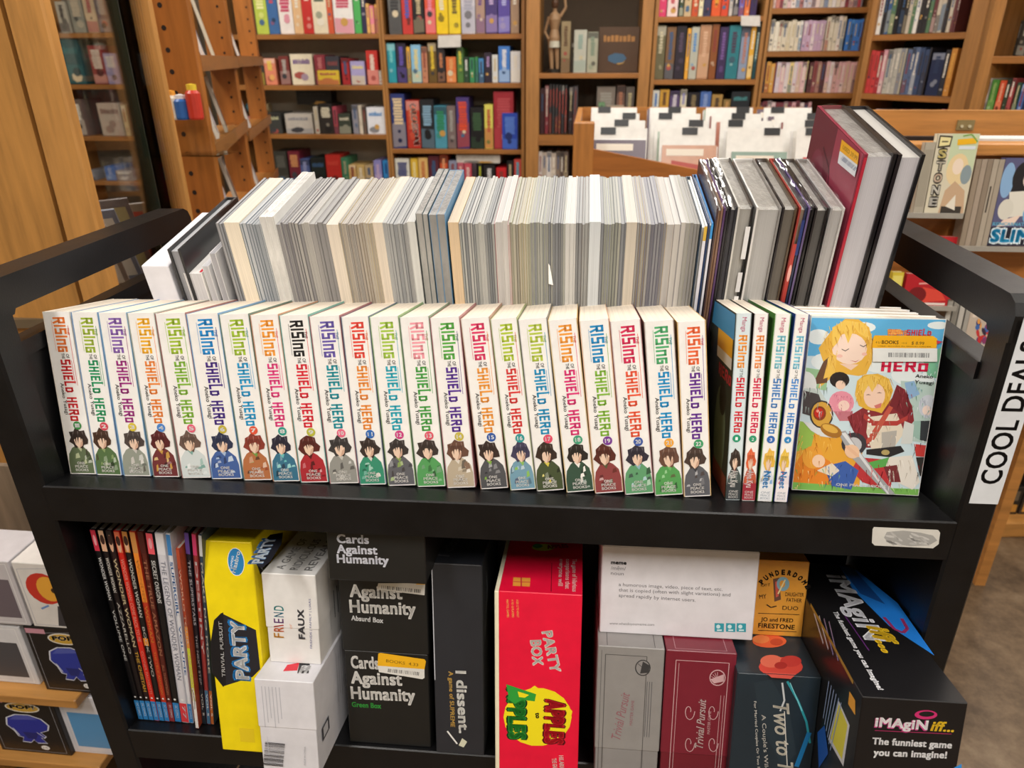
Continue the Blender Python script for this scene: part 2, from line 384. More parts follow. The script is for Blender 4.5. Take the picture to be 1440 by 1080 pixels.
LN = [  # spine top-left x, bottom-left x, y top, y bottom, title colour, second colour, badge, coat, accent, hair, side colour
 (59, 99, 436, 664, 'f0813a', 'd0282e', '3f8f4a', '5c6b4c', 'b9c09a', '3a2f2b', 'e8e4da'),
 (99, 136, 437, 667, '9fb83a', '1f9a62', 'd24a5a', '4f6b3f', '8aa06a', '4a3328', '3f7ac0'),
 (137, 174, 437, 667, '8a62b4', 'a32a86', 'd8c23a', '8f9488', 'c9c5c0', '4d4340', '3f8fd0'),
 (178, 216, 438, 669, 'f2b52c', 'ef8a3a', '4a86d0', '6b2a2c', 'c79a4a', '5a2326', '8a9a90'),
 (217, 256, 439, 671, 'a6c63a', '86bc3c', 'e0607a', 'cfd8d8', '7fa8a0', '6b554c', '7a2a2c'),
 (261, 298, 439, 672, '1f8fd6', '4a2c8c', 'c0b040', '3c5a9a', 'a8bcd8', '2e3550', '3a8ad6'),
 (307, 343, 440, 674, 'a6c63a', '1fa0d8', 'e0563c', 'b0683c', '6f9a4a', '8a3a30', '2a5a4a'),
 (351, 384, 441, 675, 'f6a23c', 'e43c86', '2a9a8c', '2f6a86', '6fc0c0', '2c2a3a', 'b4663a'),
 (392, 423, 442, 677, '1c1a1c', 'e0283c', 'b8b83c', 'a8202a', '5a1a1c', '5a2622', '1f8a84'),
 (434, 464, 443, 678, '6a5ab0', '1c98a8', 'e86a8a', '8f8e88', 'c8c4bc', '3e3a3a', '8a2a3a'),
 (479, 506, 443, 679, 'e8483c', 'f0943c', '2f6ab8', '2f8a6a', 'd8d4cc', '3a302c', '24406a'),
 (519, 546, 443, 681, 'a8cc4a', '1fb0c8', 'd03c86', '5a5a60', '88a05a', '3c3634', '5f9a4a'),
 (561, 587, 444, 683, 'f2a0ac', '4aa84a', 'e0566a', '4f9a55', '3a7a42', '3e3430', '2c5a34'),
 (604, 629, 446, 685, '5ab04a', '5a2c9a', 'c8b84a', 'b8a890', 'e0d8cc', '6a4a3c', '8a2a3a'),
 (647, 676, 446, 686, 'e03a6a', 'f2a03c', '2f5aa8', '4a4a4e', '86b04a', '3a2c28', '8a4a2c'),
 (689, 718, 447, 688, 'b4cc3a', 'e03a3a', '2f9a9a', '6f9ab0', '8fc060', '44405a', '86a04a'),
 (728, 755, 447, 689, 'b8cc4a', '1c98cc', 'e04a6a', '3f4a2c', 'd8c850', '3a2c24', '2a2a2a'),
 (770, 797, 447, 691, 'f2a03c', 'e0307a', '3fa07a', '2f4a3a', 'f0ece6', '2c2622', 'd8a83c'),
 (814, 837, 447, 693, '1c8fcc', '86bc3c', '7a3a9a', '8a3a3a', '5a5a3c', '5a2c24', 'e08a3c'),
 (857, 879, 447, 695, 'd82a5a', 'ee5a3a', '3a5aa8', '5a9a6a', '8fb8c0', '34303c', '7a1a24'),
 (905, 921, 447, 696, '4fae72', '1c9ad8', 'eea83c', '4f9a4f', '6fb86a', '6a4a3c', '5a3a30'),
 (952, 962, 447, 698, 'ee6a3a', '6a2a9a', '3fa06a', '55565c', '3c3c42', '4a3a34', 'e0a02c'),
 (1003, 1001, 447, 699)]
F1 = front(Z1, .742)
ordw = ['first', 'second', 'third', 'fourth', 'fifth', 'sixth', 'seventh', 'eighth', 'ninth', 'tenth', 'eleventh', 'twelfth', 'thirteenth', 'fourteenth', 'fifteenth', 'sixteenth', 'seventeenth', 'eighteenth', 'nineteenth', 'twentieth', 'twenty-first', 'twenty-second', 'twenty-third', 'twenty-fourth', 'twenty-fifth', 'twenty-sixth']
nums = [str(i) for i in range(1, 23)]
def hexname(h):
    h = h.lstrip('#'); r, g, bb = (int(h[i:i+2], 16)/255 for i in (0, 2, 4))
    mx, mn = max(r, g, bb), min(r, g, bb); v = mx; s = (mx-mn)/mx if mx else 0
    if v < .24: return 'black'
    if s < .16: return 'white' if v > .85 else 'pale grey' if v > .68 else 'grey' if v > .42 else 'dark grey'
    hu = (r-g)*0
    if mx == r: hu = ((g-bb)/(mx-mn)) % 6
    elif mx == g: hu = (bb-r)/(mx-mn)+2
    else: hu = (r-g)/(mx-mn)+4
    hu *= 60
    if s < .35 and v > .75 and 20 < hu < 70: return 'cream'
    if hu < 12 or hu >= 345: return 'dark red' if v < .6 else ('pink' if s < .5 else 'red')
    if hu < 42: return 'brown' if v < .68 else ('tan' if s < .55 else 'orange')
    if hu < 70: return 'olive' if v < .62 else 'yellow'
    if hu < 160: return 'dark green' if v < .45 else 'green'
    if hu < 195: return 'teal'
    if hu < 250: return 'navy blue' if v < .45 else ('pale blue' if s < .4 else 'blue')
    if hu < 300: return 'purple'
    return 'magenta' if s > .5 else 'mauve'
def mixh(a, c, t):
    return '#%02x%02x%02x' % tuple(int(int(a[i:i+2], 16)*(1-t)+int(c[i:i+2], 16)*t) for i in (0, 2, 4))
def portrait(F, w, H, coat, acc, hair, seed, top=.30):
    """plain generic figure patches: cloth folds, a hair mass and a skin patch, no features"""
    r = random.Random(seed); s = w/.036; cx = w*(.5+r.uniform(-.08, .08)); hy = H*.225
    C = lambda k: mixh(coat, 'ffffff' if k > 0 else '101014', abs(k))
    F.lpoly([(w*.04, .0015), (w*.96, .0015), (w*.96, H*.09), (w*.9, H*.14), (w*.72, H*.172), (cx+.003*s, H*.19), (cx-.004*s, H*.188), (w*.24, H*.168), (w*.09, H*.13), (w*.04, H*.08)], C(.05))
    for k in range(9):
        x = w*r.uniform(.1, .8); y = H*r.uniform(.02, .13); a = r.uniform(.08, .2)*w; bq = H*r.uniform(.012, .05)
        col = r.choice([C(-.45), C(-.25), C(.35), '#'+acc, mixh(acc, 'ffffff', .3), mixh(hair, coat, .4), C(.55)])
        F.lpoly([(x, y), (min(x+a, w*.95), y+bq*.2), (min(x+a*.8, w*.94), y+bq), (x+a*.2, y+bq*.8)], col)
    F.lpoly([(cx-.006*s, H*.188), (cx+.005*s, H*.19), (cx+.001*s, H*.145)], '#'+acc)
    hp = []
    n = 15
    for k in range(n):
        a = 2*pi*k/n; rr_ = (1.0 if k % 2 else 1.22)*r.uniform(.9, 1.12)
        if 1.2*pi < a < 1.8*pi: rr_ *= .8
        hp.append((min(max(cx+.0112*s*rr_*cos(a), w*.03), w*.97), hy+.0128*rr_*sin(a)))
    F.lpoly(hp, '#'+hair)
    F.lpoly([(cx-.0065*s, hy-.001), (cx-.005*s, hy-.0075), (cx-.0005*s, hy-.0125), (cx+.0045*s, hy-.0085), (cx+.0062*s, hy-.001), (cx+.003*s, hy+.0025), (cx-.003*s, hy+.0022)], '#e9cbb4')
    F.lpoly([(cx-.0005*s, hy-.0125), (cx+.0045*s, hy-.0085), (cx+.0062*s, hy-.001), (cx+.0025*s, hy-.004)], '#cfa891')
    for k in range(5):
        x0 = cx+.007*s*(k/2-1); F.lpoly([(x0-.0018*s, hy+.007), (x0+.0018*s, hy+.007), (x0+r.uniform(-.002, .002)*s, hy-r.uniform(.001, .007))], mixh(hair, '000000', .15)); F.k -= 1
    for k in range(3):
        x0 = cx+.006*s*(k-1); F.lpoly([(x0, hy+.011), (x0+.0012*s, hy+.0105), (x0+.002*s*(k-1), hy+.003)], mixh(hair, 'ffffff', .3)); F.k -= 1
for i in range(22):
    L = LN[i]; N_ = LN[i+1]
    a = F1.px(L[0], L[2]); c = F1.px(L[1], L[3]); d = F1.px(N_[1], N_[3])
    W_ = d[0]-c[0]-.0008
    if i < 21: W_ = min(W_, F1.px(N_[0], N_[2])[0]-a[0]-.0006)
    H = hypot(a[0]-c[0], a[1]-max(c[1], 0)); H = min(max(H, .203), .214)
    lean = atan2(a[0]-c[0], a[1]-c[1])
    Yb = .742
    M = frame_at(c[0], Yb, shelf_z(Z1, Yb)+.0004, lean=lean)
    t, s2, bd, coat, acc, hair, side = L[4:]
    M = Matrix.Translation((0, 0, max(0, sin(lean))*W_)) @ M
    root = thing('light_novel', f'white paperback spine numbered {i+1}, {hexname(t)} and {hexname(s2)} lettering, {ordw[i]} of the long row', 'book', M, 'numbered light novels on the top shelf')
    cover_block(W_, .139, H, mat(mixh(side, 'e8e2da', .4), .35), WHITE, PAGE, root)
    F = Face(M, (0, 0, 0), (1, 0, 0), (0, 0, 1))
    w = W_; Y = lambda q: H*(1-q)
    x = w*.385
    F.ltext('RISING', (x, Y(.037)), (x, Y(.232)), w*.36, '#'+t, font='S')
    F.ltext('THE', (w*.80, Y(.095)), (w*.80, Y(.135)), w*.09, '#'+t, bold=.02)
    F.ltext('OF', (w*.62, Y(.25)), (w*.62, Y(.275)), w*.11, '#2a2a2a', bold=.02); F.ltext('THE', (w*.45, Y(.245)), (w*.45, Y(.278)), w*.11, '#2a2a2a', bold=.02)
    F.ltext('SHIELD HERO', (w*.41, Y(.288)), (w*.41, Y(.655)), w*.30, '#'+s2, font='S')
    F.lrect(w*.86, Y(.44), w*.875, Y(.08), '#'+s2); F.lrect(w*.78, Y(.43), w*.795, Y(.29), '#'+s2); F.lrect(w*.28, Y(.23), w*.292, Y(.05), '#'+t)
    F.ltext('Aneko Yusagi', (w*.22, Y(.425)), (w*.22, Y(.62)), w*.13, '#2c2c30', bold=.01)
    portrait(F, w, H, coat, acc, hair, i)
    F.lell(w*.60, Y(.688), .0056, .0056, '#'+bd); F.ltext(str(i+1), (w*.6-.0032, Y(.688)-.0024), (w*.6+.0032, Y(.688)-.0024), .0048, '#ffffff', bold=.03)
    for q, (st, ww) in enumerate((('ONE', .3), ('PEACE', .5), ('BOOKS', .5))):
        F.ltext(st, (w*(.5-ww/2), Y(.935+.022*q)), (w*(.5+ww/2), Y(.935+.022*q)), .0033, '#e9e6e2', bold=.03)
    F.done('spine_print', root)

# ---------------------------------------------------------------- four manga volumes with thin spines
MG = [((1035, 441), (1020, 700), (1056.5, 441), (1042, 702), 'f29a3c', 'e02c3c', '1f9a72', '3f4a48', '6a3a3a', '3a302c', '2f3a30', '#d9e6ea'),
      ((1060.5, 443), (1042.5, 702), (1081, 443), (1063, 702), 'f29a5a', 'e0305a', '2f9a72', 'c0563c', '9aa0a0', 'e0663c', '2a2022', '#f4f2ef'),
      ((1090, 443), (1064.5, 703), (1110, 444), (1086.5, 705), '7fc8d8', '4a8ad0', '2f6ab8', 'd8dce4', '4a8ad0', 'e8b84a', '5f9a4a', '#f4f2ef'),
      ((1118, 444), (1088, 705), (1139, 446), (1107.5, 707), '7fc8e0', '5a9ae0', '2f8ac8', 'e8dce0', 'c83c50', 'e8c04a', '1f3f8c', '#f4f2ef')]
for i, (tl, bl, tr, br, t, s2, bd, coat, acc, hair, side, bg) in enumerate(MG):
    Yb = .738; Fq = front(Z1, Yb); a = Fq.px(*tl); c = Fq.px(*bl); d = Fq.px(*br)
    w = (d[0]-c[0])-.0006; H = .225; lean = atan2(a[0]-c[0], a[1]-c[1]) if i < 1 else atan2(a[0]-c[0], a[1]-c[1])
    M = frame_at(c[0], Yb, shelf_z(Z1, Yb)+.0004, lean=lean)
    M = Matrix.Translation((0, 0, max(0, sin(lean))*w)) @ M
    root = thing('manga_volume', ['thin manga spine with green badge beside the last numbered novel', 'thin manga spine with red lettering and an orange figure, second of the four', 'thin manga spine in pale blue lettering with a green cover edge', 'thin manga spine in pale blue beside the face-out comic, navy cover edge'][i], 'book', M, 'thin manga spines on the top shelf')
    cover_block(w, .147, H, mat('#'+side, .35), mat(bg, .35), PAGE, root)
    F = Face(M, (0, 0, 0), (1, 0, 0), (0, 0, 1)); Y = lambda q: H*(1-q)
    F.ltext('Manga', (w*.42, Y(.02)), (w*.42, Y(.095)), w*.28, '#e88aa8', bold=.01)
    F.ltext('RISING', (w*.32, Y(.115)), (w*.32, Y(.275)), w*.42, '#'+t, font='S')
    F.ltext('OF THE', (w*.45, Y(.285)), (w*.45, Y(.33)), w*.2, '#2a2a2a')
    F.ltext('SHIELD HERO', (w*.34, Y(.335)), (w*.34, Y(.62)), w*.4, '#'+s2, font='S')
    portrait(F, w, H, coat, acc, hair, 40+i)
    F.lrect(w*.05, 0.001, w*.95, H*.1, '#'+(['3a3f42', 'a02c3c', 'e8e8ea', 'f0e8ea'][i]))
    F.lell(w*.5, Y(.655), w*.26, w*.26, '#'+bd); F.ltext(['1', '2', '3', '4'][i], (w*.42, Y(.665)), (w*.58, Y(.665)), w*.22, '#ffffff')
    F.ltext(['Aiya Kyu', 'Aiya Kyu', 'Neet', 'Neet'][i], (w*.28, Y(.83)), (w*.28, Y(.925)), w*.44, ['#e8e4e0', '#f0e0e0', '#4a9ad8', '#4a9ad8'][i], bold=.03)
    for q, st in enumerate(('ONE', 'PEACE', 'BOOKS')): F.ltext(st, (w*.2, Y(.955+.016*q)), (w*.8, Y(.955+.016*q)), .0026, '#d8d4d0' if i < 2 else '#8a9aa8')
    F.done('spine_print', root)
    if i == 0:     # dark green cover board seen on its outer side
        F = Face(M, (0, .147, 0), (0, -1, 0), (0, 0, 1))
        F.lrect(.002, .002, .145, H-.002, '#26302a'); F.lrect(.002, H*.86, .145, H-.002, '#3f9ad6'); F.lrect(.05, H*.76, .14, H*.86, '#eeb21e'); F.lrect(.05, H*.70, .14, H*.76, '#e6e6e2')
        F.ltext('HERO', (.07, H*.62), (.14, H*.62), .012, '#c8283c', font='S'); F.lell(.09, H*.3, .035, .06, '#5f6f5a'); F.lell(.1, H*.5, .02, .02, '#1c1a1a'); F.lrect(.06, .002, .145, H*.12, '#7a3a2c')
        F.done('cover_print', root)

# ---------------------------------------------------------------- face-out comic and its copies behind
Yb = .772; Fq = front(Z1, Yb)
tl, tr, br, bl = (1139, 447), (1334, 450), (1305, 701), (1113, 687)
ptl, ptr, pbr, pbl = (Fq.px(*p) for p in (tl, tr, br, bl))
W_ = ((pbr[0]-pbl[0])+(ptr[0]-ptl[0]))/2; H = (ptl[1]+ptr[1])/2
lean = radians(.7); W_ = min(W_, XR-.006-pbl[0]-.002)
base = [None]
Wf = W_
for k in range(4):
    W_ = Wf-(.010 if k else 0)
    M = frame_at(pbl[0]+.001*k*(k % 2), Yb+.0262*k, shelf_z(Z1, Yb+.0262*k)+.0006+sin(lean+.004)*Wf, lean=lean+(.004 if k % 2 else 0))
    if k == 0:
        root = thing('face_out_manga', 'face-out comic with yellow price sticker and red-cloaked figure art', 'book', M, 'face-out comics at the end of the top shelf')
    else:
        root = thing('face_out_manga', f'cream-topped comic standing {["", "directly", "second", "third", "fourth"][k]} behind the face-out one', 'book', M, 'face-out comics at the end of the top shelf')
    b = B(); b.box(0, W_, 0, .0006, 0, H, WHITE); b.box(0, W_, .0252, .0258, 0, H, WHITE); b.box(0, .0006, 0, .0258, 0, H, WHITE); b.obj('cover', root)
    b = B(); b.box(.0006, W_-.002, .0006, .0252, .001, H-.0015, PAGE); b.obj('page_block', root)
    if k == 0: base = (M, root)
M, root = base; W_ = Wf
F = Face(M, (0, 0, 0), (1, 0, 0), (0, 0, 1)); F.step = .000006
CW = (1100, 420, 3.725)
def cpx(pts): return [(CW[0]+x/CW[2], CW[1]+y/CW[2]) for x, y in pts]
def clampF(pts):
    out = []
    for p in pts:
        a, bq = F.px(*p); out.append((min(max(a, .0008), W_-.0008), min(max(bq, .0008), H-.0008)))
    return out
def art(pts, col): F.lpoly(clampF(cpx(pts)), col)
def aell(x, y, rx, ry, col, rot=0, n=16):
    c, t = cos(rot), sin(rot); art([(x+rx*cos(q)*c-ry*sin(q)*t, y+rx*cos(q)*t+ry*sin(q)*c) for q in (2*pi*i/n for i in range(n))], col)
F.lrect(.0008, .0008, W_-.0008, H-.0008, '#cfe3ea')
art([(146, 100), (880, 112), (870, 300), (130, 300)], '#5fb2e2')
for x, y, rx, ry in ((190, 200, 60, 40), (420, 150, 70, 28), (520, 330, 110, 60), (250, 330, 100, 50), (700, 400, 130, 60), (820, 140, 60, 20)): aell(x, y, rx, ry, '#e6eff0')
art([(110, 360), (240, 380), (230, 480), (100, 470)], '#9cc79a'); art([(620, 430), (860, 440), (820, 760), (640, 740)], '#b9cfc8')
art([(740, 330), (850, 250), (850, 420), (760, 400)], '#7fbf9c'); art([(60, 700), (200, 640), (420, 800), (400, 1020), (45, 1000)], '#e9a93a')
art([(50, 860), (130, 780), (330, 900), (360, 1020), (48, 1000)], '#e8882c'); art([(70, 640), (180, 660), (150, 780), (65, 800)], '#9cc457')
art([(45, 960), (400, 985), (770, 1000), (765, 1045), (45, 1000)], '#7fbc5a')
# big golden-haired head, faceless generic shapes
art([(255, 170), (330, 105), (400, 108), (455, 150), (478, 230), (470, 330), (440, 395), (400, 405), (300, 390), (250, 420), (190, 470), (215, 330), (190, 260)], '#e9b648')
art([(215, 330), (160, 450), (235, 440), (250, 300)], '#6a4a38'); aell(352, 262, 92, 82, '#f7dccb'); art([(262, 150), (330, 112), (440, 130), (455, 215), (400, 180), (380, 150), (345, 235), (320, 165), (290, 230), (262, 260)], '#f2c95c')
art([(300, 340), (400, 345), (360, 375)], '#f2d0ba'); art([(250, 280), (285, 300), (275, 400), (215, 420)], '#f0c459')
aell(120, 450, 60, 70, '#e6eae8'); art([(110, 470), (190, 470), (250, 560), (170, 600), (105, 560)], '#c9d6d2')
for ex, ey, er in ((330, 262, 1), (425, 240, 1)): art([(ex-20, ey), (ex, ey+9), (ex+20, ey-3), (ex+18, ey+3), (ex, ey+14), (ex-18, ey+5)], '#5a4a48')
art([(352, 322), (385, 328), (405, 318), (385, 333)], '#c8786c'); aell(300, 300, 16, 9, '#f2c0b0'); aell(430, 290, 14, 9, '#f2c0b0')
# small companions as plain hair and cloth patches
aell(300, 425, 52, 42, '#2c2524'); aell(305, 452, 26, 24, '#f3d3bd'); aell(310, 545, 66, 62, '#e896a8'); aell(322, 560, 30, 28, '#f6d6c8'); art([(270, 590), (370, 590), (360, 640), (300, 640)], '#c77a86')
art([(640, 440), (690, 430), (720, 500), (660, 530)], '#8fb4d8'); aell(765, 565, 52, 62, '#ccd2dc'); aell(757, 585, 24, 26, '#f3dccf'); art([(715, 640), (800, 640), (800, 750), (720, 740)], '#3a3e42'); art([(690, 640), (725, 640), (720, 740), (680, 720)], '#9fc0b4')
# red cloak, light tunic, golden hair
art([(340, 620), (440, 560), (520, 590), (620, 460), (680, 560), (690, 640), (640, 700), (560, 780), (430, 780), (370, 690)], '#8c2f36')
art([(600, 450), (650, 480), (680, 580), (640, 620), (560, 560)], '#7a2830'); art([(450, 620), (600, 600), (640, 700), (570, 800), (470, 800), (440, 700)], '#e8dcc8'); art([(520, 700), (600, 690), (590, 790), (520, 790)], '#b9b4ac')
art([(430, 600), (480, 640), (600, 640), (660, 610), (655, 635), (600, 665), (470, 665), (425, 625)], '#b8413c'); art([(560, 560), (580, 570), (480, 740), (440, 760), (440, 740)], '#c65a48')
for i in range(9): aell(452+3*i*(i % 2), 590+22*i, 6, 6, '#f2ece4', n=8)
art([(640, 640), (690, 660), (680, 760), (620, 760)], '#d8dcd8'); art([(440, 790), (620, 770), (640, 800), (560, 830), (440, 815)], '#2c2a2c'); aell(540, 805, 22, 14, '#b9a56a')
art([(400, 560), (380, 500), (392, 430), (430, 398), (500, 392), (560, 420), (580, 480), (560, 540), (520, 600), (490, 590), (440, 580)], '#e7b545'); aell(482, 508, 56, 66, '#f6d3bd', .2)
art([(400, 420), (470, 395), (560, 430), (560, 520), (530, 460), (500, 440), (470, 490), (450, 450), (415, 520)], '#f0c65a')
for ex, ey in ((450, 505), (508, 495)): art([(ex-14, ey), (ex, ey-6), (ex+15, ey), (ex, ey-1)], '#6a4030')
art([(480, 560), (520, 545), (515, 570), (490, 575)], '#d87a72')
art([(560, 830), (680, 820), (720, 960), (680, 1000), (600, 960), (530, 880)], '#ece5da'); art([(690, 760), (800, 770), (790, 830), (700, 825)], '#c83f3c'); art([(700, 830), (790, 832), (780, 930), (720, 930)], '#33312f')
art([(400, 830), (520, 840), (580, 930), (560, 1010), (420, 960), (360, 900)], '#c23a3e'); art([(440, 860), (560, 830), (540, 880), (470, 890)], '#5fae55'); art([(530, 880), (600, 870), (620, 960), (560, 960)], '#7a3236')
# blue outfit, hand and staff
art([(215, 880), (330, 850), (400, 900), (360, 1000), (260, 980)], '#3f62ae'); art([(260, 860), (300, 900), (260, 930), (180, 900)], '#e8dcc8'); aell(160, 830, 56, 60, '#eda43c'); aell(190, 850, 34, 34, '#f6cfae')
aell(375, 760, 66, 60, '#3c3a40'); aell(372, 765, 44, 40, '#c9c9cc'); 
art([(290, 700), (330, 690), (420, 820), (590, 1030), (545, 1030), (370, 840)], '#a9abae'); art([(310, 705), (330, 700), (560, 1028), (548, 1030)], '#e2e4e6'); aell(365, 800, 40, 36, '#f3c9a6', .5)
for k in range(4): aell(345+k*14, 780+k*12, 20, 9, '#eebf9c', .6, 8)
art([(110, 480), (190, 500), (220, 580), (170, 620), (105, 600)], '#4a4446'); art([(105, 640), (180, 660), (250, 650), (300, 700), (280, 730), (200, 720), (150, 690)], '#dfe2e2')
aell(205, 605, 62, 74, '#3a3436'); aell(205, 605, 54, 66, '#d6a544'); aell(195, 600, 34, 38, '#8c3a20'); aell(192, 598, 24, 26, '#c8281e'); aell(185, 588, 8, 8, '#f2a08c')
aell(255, 690, 60, 34, '#a8722c', .4); aell(250, 680, 44, 18, '#e0b04c', .4)
rc = random.Random(5)
def strands(x0, y0, x1, y1, n, cols, ln=40, w=3.2):
    for k in range(n):
        x = rc.uniform(x0, x1); y = rc.uniform(y0, y1); a = rc.uniform(1.1, 2.0); L_2 = rc.uniform(.5, 1)*ln
        art([(x, y), (x+w, y), (x+w*.3+L_2*cos(a), y+L_2*sin(a))], rc.choice(cols)); F.k -= 1
    F.k += 1
strands(215, 120, 290, 360, 26, ['#d49a34', '#f6d67a', '#b87f2a'], 60); strands(430, 150, 470, 330, 16, ['#d49a34', '#c08a30', '#f6d67a'], 50); strands(300, 110, 440, 170, 20, ['#d9a23c', '#f8dc84'], 50)
strands(395, 400, 570, 450, 30, ['#c8902c', '#f8dc84', '#e0aa3c'], 55); strands(385, 450, 420, 540, 10, ['#c8902c', '#f8dc84'], 40); strands(530, 450, 570, 560, 14, ['#c8902c', '#b57a24'], 40)
strands(255, 400, 345, 440, 12, ['#120e10', '#4a3c3c'], 26); strands(250, 500, 370, 600, 26, ['#c86a84', '#f4b8c4', '#b85a74'], 26); strands(720, 520, 810, 620, 18, ['#a8b0c0', '#e4e8f0'], 44)
strands(80, 700, 250, 900, 34, ['#f6c860', '#c87a24', '#f0b84c'], 46, 5); strands(50, 890, 330, 990, 30, ['#f4a040', '#c86a20', '#ffe0a0', '#7fb04a'], 34, 5)
strands(350, 580, 440, 700, 18, ['#6a1f28', '#a84450'], 60, 4); strands(590, 470, 680, 620, 18, ['#5c1a24', '#a84450'], 50, 4); strands(400, 860, 570, 980, 20, ['#9c2630', '#e05a54', '#7a1c26'], 46, 5)
strands(540, 840, 700, 980, 22, ['#cfc4b4', '#fbf6ee', '#b8ac9c'], 50, 4); strands(450, 630, 640, 780, 18, ['#cdbda6', '#f6eee0', '#a89a88'], 40, 4); strands(110, 440, 250, 600, 18, ['#a8b8b4', '#f2f4f2', '#8fa09c'], 46, 5)
strands(220, 860, 390, 980, 22, ['#2f4a8c', '#6a8ad0', '#24386a'], 40, 4); strands(620, 420, 860, 760, 34, ['#8fb8a8', '#d8e4e0', '#a8c4d0', '#5f9a84', '#e8eef0'], 30, 5); strands(700, 150, 860, 420, 22, ['#e4f0f4', '#9cc8e0', '#7fbf9c'], 26, 5)
strands(400, 985, 760, 1030, 30, ['#5a9a44', '#a8d878', '#4a8a3c'], 20, 4); strands(690, 750, 800, 930, 16, ['#1c1a1c', '#5a5450', '#a82c30'], 40, 4)
# lettering
def ct(st, x0, y0, x1, y1, h, col, **k): p, q = cpx([(x0, y0), (x1, y1)]); F.text(st, p, q, h/CW[2], col, **k)
art([(550, 160), (620, 160), (630, 185), (552, 188)], '#f2b65a'); ct('RISING', 555, 188, 650, 189, 26, '#f08a4a', font='S'); ct('SHIELD', 652, 188, 775, 190, 24, '#d83c4a', font='S')
ct('HERO', 524, 374, 752, 376, 44, '#d81f4a', font='S'); ct('Aneko', 695, 412, 787, 417, 18, '#1c1c20', bold=.01); ct('Yusagi', 690, 443, 790, 450, 18, '#1c1c20', bold=.01)
ct('ONE PEACE BOOKS', 280, 978, 540, 990, 13, '#f2f2ee', bold=.03)
F.done('cover_print', root)
F = Face(M, (0, -.002, 0), (1, 0, 0), (0, 0, 1))
F.k = 1
art([(470, 258), (478, 200), (486, 192), (790, 195), (812, 210), (808, 258), (780, 262)], mat('#f4b51e', .4)); art([(474, 258), (812, 260), (812, 330), (474, 330)], mat('#e9ebe8', .4))
ct('BOOKS', 520, 236, 608, 238, 18, '#3a3020', bold=.02); ct('4 U', 488, 234, 512, 235, 12, '#5a4a20'); ct('$ 8.99', 676, 240, 742, 242, 16, '#3a3020', bold=.0); ct('12/15', 626, 236, 652, 237, 8, '#6a5a20')
p, q = cpx([(555, 306), (770, 309)]); F.bars(p, q, 24/CW[2], '#5a5c60', 34); ct('USED BOOKS IN GOOD ORDER', 500, 250, 780, 254, 5, '#6a5220')
art([(808, 218), (845, 226), (810, 238)], '#c83c50')
F.done('price_sticker', root, 'yellow and white price sticker')

